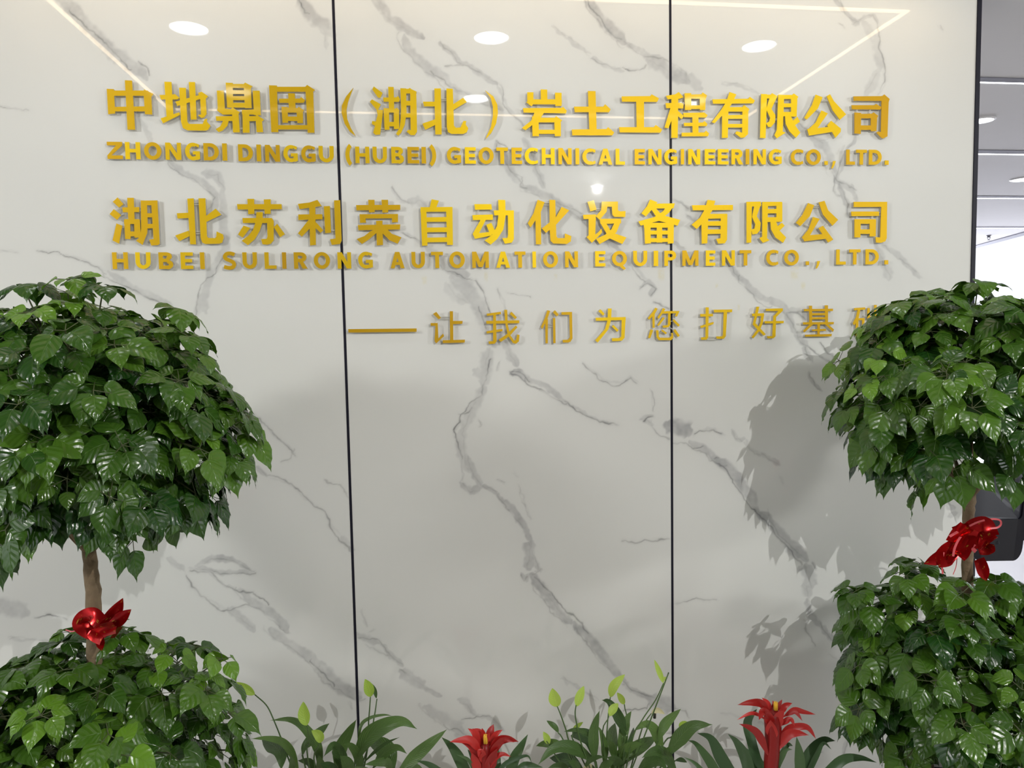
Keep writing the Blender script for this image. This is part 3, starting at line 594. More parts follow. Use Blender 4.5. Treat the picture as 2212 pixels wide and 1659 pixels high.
G1 = [
('中','A','275,52 335,55 362,474 298,474|120,125 180,128 192,335 133,342|150,140 470,140 470,185 155,185|440,130 517,168 500,195 508,345 447,342 436,185 430,150|185,280 445,275 445,318 188,318',''),
('地','A','612,65 672,67 690,372 632,388|570,178 680,175 702,170 742,203 722,216 582,216|580,378 740,325 745,348 600,420|820,67 873,68 887,388 838,388|738,116 795,117 808,405 822,425 940,425 955,385 978,380 975,405 1005,440 985,475 960,482 810,480 770,460 755,410|706,235 905,180 900,160 930,150 985,188 965,210 972,340 950,370 925,373 898,350 925,345 918,212 722,272','740,325 760,325 760,345 740,345'),
('鼎','A','1135,73 1195,75 1200,288 1148,285|1190,84 1290,84 1300,72 1365,105 1345,118 1190,118|1288,84 1350,105 1358,290 1300,290|1190,137 1295,137 1295,170 1190,170|1190,188 1300,188 1300,222 1190,222|1190,245 1310,245 1310,285 1190,285|1060,140 1118,140 1128,292 1068,312|1068,285 1178,300 1195,285 1256,325 1240,345 1110,345 1062,312|1365,142 1425,142 1435,350 1378,350|1272,308 1385,300 1385,345 1275,345|1050,360 1200,358 1200,400 1055,398|1115,395 1162,395 1150,440 1110,480 1075,495 1050,470 1090,445|1190,330 1245,340 1256,497 1198,497|1278,305 1335,305 1340,500 1282,500|1325,360 1390,358 1402,348 1462,388 1445,405 1455,495 1400,495 1392,400 1325,402','1110,300 1160,300 1160,320 1110,320|1340,310 1380,310 1380,330 1340,330|1250,455 1285,455 1285,467 1250,467|1140,280 1200,280 1200,300 1140,300'),
('固','A','1505,95 1572,97 1585,495 1525,495|1560,108 1815,108 1830,92 1897,135 1880,150 1560,150|1815,105 1882,140 1893,500 1835,500|1575,435 1840,435 1840,472 1575,472|1588,210 1770,208 1778,195 1813,222 1800,245 1595,245|1668,163 1725,165 1732,300 1675,300|1612,278 1662,280 1668,415 1620,415|1612,283 1750,290 1758,278 1803,308 1792,328 1612,328|1738,300 1795,315 1795,418 1748,418|1620,362 1790,362 1790,400 1620,400','1690,400 1720,400 1720,440 1690,440'),
('（','B','172,115 110,190 72,270 70,330 95,420 140,490 192,530 150,460 118,380 112,310 125,240 150,170',''),
('湖','B','345,105 420,160 402,202 382,200 332,130|330,215 405,258 382,305 368,303 312,235|378,350 368,303 425,308 400,515 360,518 340,500 355,440 328,425 332,400 362,405|425,200 540,198 550,185 570,212 560,237 430,235|468,108 515,110 520,300 475,300|428,290 475,292 480,475 438,475|428,290 530,295 540,285 565,310 555,328 430,328|515,300 560,310 562,468 518,468|435,408 560,408 560,445 435,445|572,120 622,122 625,330 610,430 580,500 555,525 535,510 565,460 575,380 578,300|575,125 640,125 655,118 665,128 712,150 705,165 580,165|655,125 708,150 715,490 695,520 660,520 625,490 640,475 660,478|618,228 662,228 662,268 618,268|618,335 662,335 662,370 618,370','395,195 412,200 432,222 420,228|388,295 402,300 432,330 420,335|402,460 440,460 440,466 402,466|402,478 440,478 440,484 402,484|560,215 580,215 580,230 560,230'),
('北','B','862,122 918,122 925,515 870,515|765,235 866,235 868,275 775,275|760,422 870,385 872,432 785,475|965,122 1020,125 1030,440 1045,458 1085,455 1110,400 1135,400 1130,430 1152,462 1140,495 1110,510 1010,510 978,495 968,450|1018,260 1110,200 1138,238 1026,305','918,206 968,206 968,212 918,212|918,220 968,220 968,226 918,226|922,456 972,456 972,462 922,462|922,468 972,468 972,474 922,474'),
('）','B','1295,138 1365,190 1400,260 1405,330 1390,420 1350,500 1300,555 1305,535 1345,450 1362,360 1362,280 1345,210',''),
('岩','B','1655,155 1708,155 1708,242 1655,245|1645,238 1712,215 1712,250 1690,275|1700,215 1950,215 1950,258 1700,258|1770,130 1825,132 1828,255 1772,255|1892,158 1948,160 1948,272 1895,272|1618,290 1950,288 1960,278 1992,312 1985,335 1625,328|1720,320 1805,320 1760,390 1640,478 1610,460 1690,395|1695,360 1752,378 1755,530 1700,530|1700,372 1890,372 1900,358 1953,395 1935,412 1705,412|1885,375 1942,400 1942,530 1890,530|1700,475 1940,475 1940,510 1700,510','1740,258 1930,258 1930,264 1740,264|1740,270 1760,270 1760,292 1740,292|1900,268 1920,268 1920,292 1900,292|1750,515 1890,515 1890,521 1750,521'),
('土','C','95,115 147,116 155,385 105,385|0,222 200,222 212,205 250,240 240,260 5,260|-15,378 222,375 232,362 275,398 262,418 -12,418',''),
('工','C','325,152 520,150 530,138 580,165 568,190 328,188|425,185 478,185 478,370 428,370|308,362 545,362 558,347 602,378 590,400 312,398',''),
('程','C','628,148 690,138 715,122 748,158 720,168 640,172|625,198 732,195 748,205 745,235 630,232|665,150 712,150 708,435 665,435|660,225 700,228 645,370 618,365|703,245 750,285 735,308 705,283|755,130 800,130 800,245 758,245|755,140 870,138 878,125 908,145 900,168 757,168|858,140 900,155 895,245 860,245|757,213 897,213 897,238 757,238|745,265 890,262 912,280 902,297 750,294|750,333 880,330 890,320 912,340 905,355 752,355|735,400 890,398 902,385 922,405 915,424 735,425|808,288 850,288 850,405 810,405','706,405 740,405 740,411 706,411|740,190 760,190 760,205 740,205|780,240 790,240 790,268 780,268|870,240 880,240 880,268 870,268'),
('有','C','945,172 1190,168 1200,155 1235,180 1225,200 950,202|1062,122 1108,138 1080,200 1040,255 960,335 940,328 1000,250 1040,190|1012,240 1055,222 1050,435 1010,435|1040,225 1150,225 1160,210 1198,240 1188,256 1040,256|1150,225 1190,250 1188,410 1165,432 1140,435 1100,405 1110,390 1148,400|1045,280 1158,278 1158,305 1045,305|1045,340 1158,340 1158,365 1045,365',''),
('限','C','1278,135 1318,137 1308,437 1270,435|1285,140 1345,140 1352,130 1388,150 1378,168 1290,165|1340,145 1388,152 1348,238 1375,280 1372,330 1345,362 1325,360 1310,335 1332,325 1340,300 1312,240|1395,140 1435,142 1425,392 1445,400 1385,438 1368,418 1385,380|1400,142 1490,142 1500,132 1532,155 1522,170 1400,170|1482,150 1525,160 1520,290 1482,290|1428,200 1490,200 1490,226 1428,226|1425,258 1520,258 1520,288 1425,288|1440,285 1480,285 1510,350 1545,400 1515,435 1470,390 1445,340|1525,290 1543,325 1500,355 1482,330','1375,180 1400,180 1400,195 1375,195|1372,300 1395,300 1395,315 1372,315'),
('公','C','1650,140 1697,158 1665,235 1590,310 1572,298 1625,210|1725,150 1748,137 1775,185 1858,275 1815,312 1765,245|1690,248 1733,268 1660,372 1610,392 1595,380 1650,330|1592,375 1650,370 1785,355 1790,390 1605,420|1755,318 1822,372 1820,395 1785,435 1765,400 1728,350','1695,170 1730,170 1730,176 1695,176|1690,178 1735,178 1735,184 1690,184|1655,232 1700,255 1695,265 1650,240|1810,300 1820,310 1790,348 1780,340'),
('司','C','1908,152 2105,150 2118,138 2155,170 2148,190 2140,425 2110,440 2095,432 2065,400 2075,392 2095,395 2100,183 1910,182|1895,212 2050,212 2062,203 2098,225 2090,242 1898,240|1915,262 1960,265 1958,408 1915,405|1918,272 2035,270 2045,260 2077,285 2068,302 1918,302|2026,275 2070,290 2065,388 2026,390|1915,350 2065,350 2065,380 1915,382','1930,240 1940,240 1940,266 1930,266|2020,240 2030,240 2030,266 2020,266|2085,228 2100,228 2100,236 2085,236'),
]
G2 = [
('湖','D','212,65 263,122 225,152 172,102|180,165 243,215 208,257 145,207|203,287 252,305 225,460 170,432|252,150 398,147 398,190 258,192|295,68 350,68 358,262 305,262|268,250 318,250 325,420 278,420|268,250 400,250 402,292 268,292|353,255 402,255 412,408 358,408|275,355 408,355 408,395 280,398|410,90 462,92 470,300 465,370 425,470 370,435 405,400 415,330|410,92 552,90 553,132 412,132|498,92 552,92 572,460 555,472 500,475 482,425 520,420 512,300|455,200 510,200 510,235 455,235|460,290 515,290 515,328 460,330','225,148 235,152 205,172 198,165|245,200 260,200 260,215 240,215|250,310 275,310 275,325 250,325|396,165 414,165 414,185 396,185'),
('北','D','808,75 862,72 882,465 832,465|718,200 815,195 818,240 725,245|705,390 820,348 826,395 740,438|903,72 962,72 975,395 985,410 1045,412 1055,400 1058,355 1112,380 1118,410 1105,450 1080,460 960,462 935,450 922,410|962,228 1050,160 1098,212 968,275','862,102 905,102 905,110 862,110|864,120 906,120 906,128 864,128|878,352 918,352 918,360 878,360|880,370 920,370 920,378 880,378'),
('苏','D','1232,122 1612,122 1615,165 1238,168|1320,77 1378,77 1380,205 1328,208|1460,82 1520,80 1518,205 1468,205|1278,240 1528,240 1545,283 1282,283|1398,190 1452,190 1448,280 1425,350 1385,420 1325,472 1272,435 1330,390 1370,340 1392,270|1488,240 1528,240 1545,265 1545,430 1520,460 1490,468 1450,465 1437,420 1485,418 1492,400|1288,305 1345,325 1280,408 1240,382|1575,290 1640,378 1600,405 1545,318','1350,200 1360,200 1400,225 1395,232|1480,200 1490,200 1490,245 1480,245|1335,320 1375,315 1375,328 1335,335'),
('利','D','1752,120 1850,108 1918,85 1955,138 1765,165|1755,210 1958,208 1962,250 1755,258|1848,125 1900,125 1905,470 1855,475|1848,250 1882,300 1785,400 1752,372|1895,270 1915,285 1968,345 1945,368 1890,315|1972,140 2025,138 2035,365 1985,370|2060,90 2112,88 2125,430 2112,462 2040,470 2025,422 2072,415','1955,225 1980,225 1980,232 1955,232|1958,340 1990,340 1990,348 1958,348|2022,148 2064,148 2064,156 2022,156|2030,340 2072,340 2072,348 2030,348'),
('荣','E','115,130 492,128 492,170 118,175|218,85 272,85 275,190 225,193|332,85 388,85 390,192 340,195|145,208 473,206 473,242 148,245|145,208 192,208 200,280 148,282|420,208 473,206 473,275 422,278|130,300 492,295 490,338 135,345|285,265 340,262 345,470 292,475|287,330 302,358 215,430 165,462 120,420 185,395 235,355|338,330 380,335 420,375 502,405 470,460 400,430 335,365','240,190 255,190 255,210 240,210|360,190 375,190 375,210 360,210|165,280 180,280 180,302 165,302|440,275 455,275 455,300 440,300'),
('自','E','665,148 715,148 725,475 678,478|665,148 938,146 938,186 665,188|883,146 938,146 942,470 892,470|710,235 893,232 893,272 710,274|713,322 895,320 895,360 713,362|715,408 897,405 897,445 715,448|760,80 822,92 798,155 742,155',''),
('动','E','1125,122 1270,122 1275,168 1130,170|1108,215 1282,210 1283,256 1112,258|1180,252 1225,252 1165,370 1262,358 1275,390 1130,418 1110,375|1225,298 1270,282 1310,368 1262,385|1290,175 1462,175 1462,218 1295,218|1328,85 1388,87 1392,220 1372,340 1320,420 1265,468 1212,432 1275,385 1318,310 1332,200|1410,178 1462,178 1462,420 1445,450 1385,460 1362,412 1405,410 1412,390','1268,160 1298,175 1294,186 1264,172|1150,168 1165,168 1165,215 1150,215'),
('化','E','1665,85 1725,105 1692,190 1605,322 1580,285 1630,200|1645,210 1692,180 1695,465 1650,465|1765,85 1815,87 1825,395 1835,412 1895,412 1898,372 1952,395 1948,440 1915,462 1800,458 1775,435 1768,350|1870,145 1935,175 1830,290 1735,368 1700,330 1820,235','1718,104 1768,104 1768,112 1718,112|1715,124 1768,124 1768,132 1715,132|1690,318 1712,318 1712,335 1690,335'),
('设','F','92,82 135,70 155,135 112,148|62,170 150,168 145,305 165,290 188,265 192,292 122,362 85,322 100,310 100,200 65,200|190,80 300,80 300,140 315,147 352,145 350,185 275,185 262,170 258,115 228,115 222,150 175,205 148,180 185,140|175,198 320,196 322,228 180,233|182,230 222,230 255,290 358,325 330,370 240,330|282,212 322,212 290,290 240,335 175,370 150,335 215,305 255,270','150,126 190,126 190,131 150,131|150,137 188,137 188,142 150,142|130,335 160,335 160,345 130,345'),
('备','F','520,65 570,85 540,125 490,182 460,160 500,110|530,95 688,92 680,126 530,128|640,95 690,95 650,155 580,212 455,245 440,215 550,185 610,145|525,130 545,110 600,172 725,205 708,245 580,212|478,225 522,228 525,365 485,368|475,225 680,225 680,258 478,258|640,228 682,228 680,365 640,368|565,228 602,228 602,360 565,360|490,278 675,278 675,305 490,305|490,330 680,330 680,355 490,358','480,215 492,215 492,228 480,228|660,215 672,215 672,228 660,228'),
('有','F','805,105 1085,103 1085,138 812,140|912,68 965,75 945,140 905,200 838,268 803,238 860,190 895,130|870,210 918,162 910,365 872,368|880,165 1045,163 1045,195 880,198|1003,165 1047,165 1045,340 1030,365 985,368 970,335 1000,330|908,215 1008,213 1008,245 908,245|908,270 1008,270 1008,300 908,302',''),
('限','F','1178,82 1215,82 1210,360 1178,362|1185,82 1275,80 1278,112 1190,115|1235,88 1275,100 1248,180 1275,225 1270,275 1250,300 1218,305 1210,270 1232,265 1238,235 1215,185|1285,82 1325,82 1318,330 1335,345 1290,362 1265,330 1285,320|1285,82 1420,82 1420,108 1290,112|1382,85 1422,85 1422,215 1382,215|1315,132 1388,130 1388,160 1315,162|1315,187 1422,187 1420,218 1315,220|1340,212 1378,212 1400,275 1448,325 1428,362 1375,325 1345,270|1420,225 1438,245 1405,278 1385,252','1272,95 1290,95 1290,105 1272,105|1268,285 1288,285 1288,295 1268,295'),
('公','F','1598,90 1640,105 1610,180 1545,248 1515,225 1560,170|1670,85 1710,75 1735,140 1803,205 1765,245 1700,170|1632,185 1678,198 1610,312 1572,345 1556,325 1600,270|1560,318 1600,310 1720,300 1740,332 1572,352|1668,262 1700,245 1770,340 1735,360','1638,104 1672,104 1672,109 1638,109|1635,116 1675,116 1675,121 1635,121|1578,228 1612,248 1608,255 1574,236|1730,228 1738,236 1712,262 1704,256'),
('司','F','1910,82 2138,82 2135,330 2125,352 2095,362 2062,360 2058,322 2090,325 2098,116 1910,118|1893,148 2082,148 2082,178 1895,180|1915,200 1958,200 1955,325 1915,325|1915,200 2062,200 2062,232 1915,232|2018,200 2062,200 2060,318 2018,318|1915,270 2060,270 2060,300 1915,302','1930,178 1940,178 1940,202 1930,202|2035,178 2045,178 2045,202 2035,202|2080,152 2096,152 2096,160 2080,160|2080,168 2096,168 2096,175 2080,175'),
]
G3 = [
('让','G','772,150 800,133 840,185 820,197|752,228 812,228 818,362 858,318 866,340 800,402 785,385 792,252 752,252|915,127 942,127 945,380 918,380|940,210 1025,210 1022,235 940,238|855,375 1045,370 1042,395 855,400','835,172 918,170 918,176 835,178|832,190 918,189 918,195 832,196|840,360 860,380 852,386 832,366|795,195 810,195 800,230 790,230'),
('我','G','1230,148 1350,132 1352,152 1232,168|1285,142 1308,140 1315,385 1298,405 1250,408 1245,385 1285,382|1225,210 1508,205 1508,230 1228,235|1228,298 1365,278 1365,298 1230,318|1380,115 1405,115 1410,240 1430,330 1465,380 1482,370 1490,325 1510,330 1505,385 1480,405 1455,400 1410,335 1390,240|1480,250 1492,265 1425,340 1350,390 1332,370 1400,325|1442,132 1488,180 1475,195 1425,150','1470,190 1478,190 1478,208 1470,208|1425,150 1400,150 1400,156 1425,160'),
('们','G','1748,118 1772,125 1745,200 1705,280 1692,262 1725,190|1730,200 1752,190 1752,402 1732,402|1812,118 1845,155 1828,172 1795,138|1795,185 1815,185 1818,400 1798,400|1868,135 1958,133 1962,360 1945,388 1925,395 1880,395 1878,372 1925,370 1940,350 1935,158 1868,158','1750,236 1798,236 1798,242 1750,242|1750,254 1798,254 1798,260 1750,260|1838,150 1870,150 1870,158 1838,158|1805,165 1815,165 1812,190 1802,190'),
('为','H','42,108 58,94 88,128 75,140|22,155 240,150 240,172 25,178|112,88 138,88 135,170 115,240 38,335 20,318 90,238 110,170|212,152 240,152 232,300 215,320 180,325 142,325 140,303 195,302 208,290|140,218 152,207 190,245 178,258','78,135 85,132 92,155 85,157|125,205 148,215 144,222 121,212'),
('您','H','455,82 472,90 450,130 410,170 400,158 435,115|433,128 450,115 450,228 435,228|510,85 528,92 505,128 480,165 470,150 492,122|500,108 630,106 612,148 596,142 605,123 500,126|548,118 565,118 565,205 550,225 510,228 508,212 545,208|510,150 525,158 480,215 468,208|590,165 632,208 622,220 580,178|420,240 440,245 418,305 402,300|460,245 478,245 480,290 490,300 560,300 572,285 570,265 582,265 585,300 570,318 480,318 465,300|505,240 540,265 530,275 498,250|600,238 632,285 618,295 585,250','448,205 470,200 470,208 448,212|440,225 446,225 440,245 434,245|560,180 585,175 585,182 560,188|480,262 505,258 505,264 480,268|565,225 600,245 596,250 561,230'),
('打','H','780,128 872,126 872,145 782,148|820,80 842,80 838,300 825,315 788,315 785,298 818,295|780,215 878,185 875,202 785,230|878,97 1012,95 1010,115 880,117|950,110 975,110 965,290 950,308 900,308 895,290 938,290 945,280','835,292 898,292 898,297 835,297|835,312 898,312 898,317 835,317'),
('好','H','1155,125 1242,122 1242,142 1158,145|1188,75 1208,75 1180,195 1255,275 1240,285 1160,205|1222,128 1242,128 1235,190 1210,250 1165,305 1152,295 1195,240 1218,185|1255,90 1378,87 1378,105 1330,150 1315,140 1345,107 1255,107|1245,180 1385,178 1383,195 1248,197|1310,140 1330,140 1325,290 1310,305 1268,305 1262,288 1302,288','1232,180 1250,180 1250,186 1232,186'),
('基','H','1532,92 1742,90 1740,107 1532,108|1568,68 1590,68 1590,195 1570,195|1682,65 1705,65 1705,195 1685,195|1580,122 1695,120 1695,137 1580,138|1580,152 1695,150 1695,166 1580,168|1525,188 1748,186 1745,203 1525,205|1575,200 1598,203 1535,262 1525,250|1680,200 1700,198 1748,240 1742,258|1590,240 1690,235 1690,250 1590,252|1628,200 1648,200 1645,290 1630,290|1540,278 1733,272 1730,290 1540,293',''),
('础','H','1895,85 1975,80 1975,97 1895,102|1920,98 1940,96 1925,165 1895,210 1885,195 1908,150|1905,160 1925,155 1925,290 1907,292|1905,160 1970,157 1968,172 1905,175|1952,160 1970,160 1968,280 1953,280|1910,263 1970,260 1970,277 1910,280|2040,62 2058,62 2055,290 2038,290|1990,85 2008,85 2008,160 1990,160|1990,146 2105,142 2105,160 1990,165|2088,82 2105,82 2105,160 2088,160|1985,195 2003,195 2003,285 1985,285|2095,190 2112,190 2112,285 2095,285|1985,270 2112,266 2112,285 1985,290','1968,140 1992,140 1992,146 1968,146|1966,240 1988,240 1988,246 1966,246'),
]
ORD = ['first', 'second', 'third', 'fourth', 'fifth', 'sixth', 'seventh', 'eighth', 'ninth', 'tenth', 'eleventh', 'twelfth', 'thirteenth', 'fourteenth', 'fifteenth', 'sixteenth']
def row(glyphs, rname, group, sheens):
    for k, (chh, c, s, b) in enumerate(glyphs):
        polys = [[wpt(c, *q) for q in p] for p in P(s)]
        bars = [[wpt(c, *q) for q in p] for p in P(b)]
        if chh in '（）':
            side = 'opening' if chh == '（' else 'closing'
            sign('sign_bracket', polys, 'raised gold %s round bracket among the large characters of the top row' % side, 'sign bracket', group, bars, sheens[k % len(sheens)])
        else:
            sign('sign_character', polys, 'raised gold Chinese character %s, %s sign from the left in %s' % (chh, ORD[k], rname), 'sign character', group, bars, sheens[k % len(sheens)])
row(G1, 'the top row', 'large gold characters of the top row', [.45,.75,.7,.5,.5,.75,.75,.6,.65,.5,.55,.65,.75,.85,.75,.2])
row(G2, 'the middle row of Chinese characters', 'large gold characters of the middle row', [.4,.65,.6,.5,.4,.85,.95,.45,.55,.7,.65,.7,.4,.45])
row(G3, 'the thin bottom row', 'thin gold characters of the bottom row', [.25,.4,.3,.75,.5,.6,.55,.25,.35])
dash = [[wpt('G', *q) for q in p] for p in P('48,280 632,274 632,303 50,310')]
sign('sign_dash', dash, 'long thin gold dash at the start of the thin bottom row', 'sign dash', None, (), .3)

# --- Latin capitals, built from stems, bars and arcs in a w x h box
def arc(cx, cy, rx, ry, a0, a1, t, n=10):
    out = []
    for k in range(n):
        qa, qb = math.radians(a0 + (a1 - a0) * k / n), math.radians(a0 + (a1 - a0) * (k + 1) / n)
        # tiny overlap keeps the union watertight
        qb += (qb - qa) * 0.04
        out.append([(cx + rx * math.cos(qa), cy + ry * math.sin(qa)), (cx + rx * math.cos(qb), cy + ry * math.sin(qb)),
                    (cx + (rx - t) * math.cos(qb), cy + (ry - t * .88) * math.sin(qb)), (cx + (rx - t) * math.cos(qa), cy + (ry - t * .88) * math.sin(qa))])
    return out
def rect(x0, y0, x1, y1): return [(x0, y0), (x1, y0), (x1, y1), (x0, y1)]
def latin(c, w, h, t):
    b = t * 0.84
    if c == 'I': return [rect(0, 0, w, h)]
    if c == 'H': return [rect(0, 0, t, h), rect(w - t, 0, w, h), rect(t * .9, h / 2 - b / 2, w - t * .9, h / 2 + b / 2)]
    if c == 'E': return [rect(0, 0, t, h), rect(t * .9, 0, w, b), rect(t * .9, h - b, w, h), rect(t * .9, h / 2 - b / 2, w * .93, h / 2 + b / 2)]
    if c == 'L': return [rect(0, 0, t, h), rect(t * .9, 0, w, b)]
    if c == 'T': return [rect(0, h - b, w, h), rect(w / 2 - t / 2, 0, w / 2 + t / 2, h - b * .9)]
    if c == 'Z': return [rect(0, h - b, w, h), rect(0, 0, w, b), [(0, b * .98), (0, b * .5), (t * .4, b * .5), (w, h - b * 1.0), (w, h - b * .5), (w - t * 1.35, h - b * .9)]]
    if c == 'N': return [rect(0, 0, t * .92, h), rect(w - t * .92, 0, w, h), [(0, h), (t * 1.1, h), (w, 0), (w - t * 1.1, 0)]]
    if c == 'M': return [rect(0, 0, t * .9, h), rect(w - t * .9, 0, w, h), [(0, h), (t * 1.05, h), (w / 2 + t * .5, h * .05), (w / 2 - t * .5, h * .05)], [(w, h), (w / 2 + t * .5, h * .05), (w / 2 - t * .5, h * .05), (w - t * 1.05, h)]]
    if c == 'A': return [[(0, 0), (t * 1.0, 0), (w / 2 + t * .45, h), (w / 2 - t * .55, h)], [(w, 0), (w / 2 + t * .55, h), (w / 2 - t * .45, h), (w - t, 0)], rect(w * .24, h * .2, w * .76, h * .2 + b * .9)]
    if c == 'O': return arc(w / 2, h / 2, w / 2, h / 2 + h * .015, 0, 360, t, 28)
    if c == 'Q': return arc(w / 2, h / 2, w / 2, h / 2, 0, 360, t, 28) + [[(w * .48, h * .06), (w * .60, -h * .1), (w * .80, -h * .24), (w * .92, -h * .15), (w * .74, h * .06)]]
    if c == 'C': return arc(w * .58, h / 2, w * .58, h / 2 + h * .015, 68, 292, t, 18) + [[(w * .78, h * 1.0), (w * 1.0, h * .93), (w * .97, h * .75), (w * .74, h * .82)], [(w * .78, 0), (w * 1.0, h * .07), (w * .97, h * .25), (w * .74, h * .18)]]
    if c == 'G': return arc(w * .54, h / 2, w * .54, h / 2 + h * .015, 62, 300, t, 18) + [[(w * .76, h * .98), (w * .97, h * .91), (w * .92, h * .73), (w * .72, h * .82)], rect(w - t, h * .06, w, h * .52), rect(w * .52, h * .52 - b * .95, w, h * .52), [(w * .78, 0), (w, h * .07), (w, h * .2), (w * .7, h * .14)]]
    if c == 'D': return [rect(0, 0, t, h), rect(t * .9, 0, w * .46, b), rect(t * .9, h - b, w * .46, h)] + arc(w * .44, h / 2, w * .56, h / 2, -90, 90, t, 14)
    if c == 'U':
        r = w / 2
        return [rect(0, r * .95, t, h), rect(w - t, r * .95, w, h)] + arc(r, r, r, r, 180, 360, t, 14)
    if c == 'P': return [rect(0, 0, t, h), rect(t * .9, h - b, w * .6, h), rect(t * .9, h * .36, w * .6, h * .36 + b)] + arc(w * .58, h * .68, w * .42, h * .32, -90, 90, t, 10)
    if c == 'R': return [rect(0, 0, t, h), rect(t * .9, h - b, w * .56, h), rect(t * .9, h * .40, w * .56, h * .40 + b)] + arc(w * .54, h * .70, w * .40, h * .30, -90, 90, t, 10) + [[(w * .36, h * .46), (w * .66, h * .46), (w, 0), (w - t * 1.2, 0)]]
    if c == 'B': return [rect(0, 0, t, h), rect(t * .9, h - b, w * .58, h), rect(t * .9, 0, w * .6, b), rect(t * .9, h * .52 - b / 2, w * .6, h * .52 + b / 2)] + arc(w * .55, h * .755, w * .38, h * .245, -90, 90, t, 10) + arc(w * .58, h * .265, w * .42, h * .265 + b * .1, -90, 90, t, 10)
    if c == 'S':
        pts = [(w * .94, h * .86), (w * .62, h * .93), (w * .3, h * .9), (w * .14, h * .74), (w * .24, h * .60), (w * .55, h * .5), (w * .82, h * .38), (w * .87, h * .22), (w * .72, h * .09), (w * .4, h * .065), (w * .04, h * .13)]
        cr = [Vector(p) for p in pts]; out = []
        dense = []
        for i in range(len(cr) - 1):
            p0, p1, p2, p3 = cr[max(i - 1, 0)], cr[i], cr[i + 1], cr[min(i + 2, len(cr) - 1)]
            for k in range(4):
                u = k / 4; dense.append(0.5 * (2 * p1 + (p2 - p0) * u + (2 * p0 - 5 * p1 + 4 * p2 - p3) * u * u + (3 * p1 - p0 - 3 * p2 + p3) * u ** 3))
        dense.append(cr[-1]); L, R_ = [], []
        for i, p in enumerate(dense):
            d = (dense[min(i + 1, len(dense) - 1)] - dense[max(i - 1, 0)]).normalized(); nn = Vector((-d.y, d.x)) * t * .46
            L.append(tuple(p + nn)); R_.append(tuple(p - nn))
        return [t_ for i in range(len(L) - 1) for t_ in ([L[i], L[i + 1], R_[i + 1]], [L[i], R_[i + 1], R_[i]])]
    if c == '(': return [[(w * math.cos(0) if 0 else x, y) for x, y in q] for q in arc(w * 1.55, h / 2, w * 1.55, h * .62, 126, 234, t, 12)]
    if c == ')': return [[(w - x, y) for x, y in q] for q in arc(w * 1.55, h / 2, w * 1.55, h * .62, 126, 234, t, 12)]
    if c == '.': return [rect(0, 0, w, h)]
    if c == ',': return [[(w * .35, h), (w, h), (w * .72, h * .45), (w * .3, 0), (0, 0), (w * .25, h * .5)]]
L1 = [('ZHONGDI', 'first word', 'A', [(128,258),(282,410),(442,590),(625,758),(792,918),(950,1080),(1110,1150)], 577, 723, 591, 738),
      ('DINGGU', 'second word', 'A', [(1245,1370),(1402,1440),(1475,1600),(1630,1752),(1782,1905),(1932,2060)], 598, 742, 612, 752),
      ('(HUBEI)', 'bracketed third word', 'B', [(105,160),(190,310),(338,460),(497,605),(635,735),(755,793),(820,880)], 618, 758, 622, 763),
      ('GEOTECHNI', 'fourth word', 'B', [(970,1092),(1125,1218),(1240,1370),(1393,1492),(1523,1612),(1635,1748),(1780,1890),(1922,2035),(2068,2100)], 622, 763, 632, 770),
      ('CAL', 'fourth word', 'C', [(58,148),(168,262),(285,348)], 508, 617, 509, 618),
      ('ENGINEERING', 'fifth word', 'C', [(415,485),(508,598),(617,705),(730,752),(780,862),(893,965),(982,1055),(1075,1155),(1172,1197),(1225,1310),(1330,1418)], 511, 616, 512, 616),
      ('CO.,', 'word CO', 'C', [(1480,1565),(1585,1685),(1710,1733),(1757,1787)], 513, 618, 514, 620),
      ('LTD.', 'last word', 'C', [(1858,1918),(1925,1998),(2013,2100),(2122,2148)], 515, 618, 516, 619)]
L2 = [('HUBEI', 'first word', 'D', [(172,305),(370,498),(567,690),(755,860),(920,958)], 533, 676, 533, 676),
      ('SULIRON', 'second word', 'D', [(1118,1222),(1282,1405),(1470,1570),(1620,1655),(1720,1835),(1890,2028),(2092,2208)], 533, 675, 533, 673),
      ('G', 'second word', 'E', [(135,260)], 530, 670, 530, 670),
      ('AUTOMATION', 'third word', 'E', [(410,530),(590,705),(758,860),(912,1045),(1108,1250),(1312,1430),(1470,1563),(1622,1652),(1712,1840),(1900,2010)], 530, 670, 525, 662),
      ('EQUIPMENT', 'fourth word', 'F', [(145,215),(260,362),(405,500),(545,575),(617,698),(740,850),(900,965),(1010,1098),(1132,1210)], 418, 523, 412, 517),
      ('CO.,', 'word CO', 'F', [(1312,1395),(1435,1535),(1582,1605),(1650,1680)], 411, 516, 409, 513),
      ('LTD.', 'last word', 'F', [(1790,1855),(1878,1955),(1990,2080),(2120,2145)], 407, 511, 405, 509)]
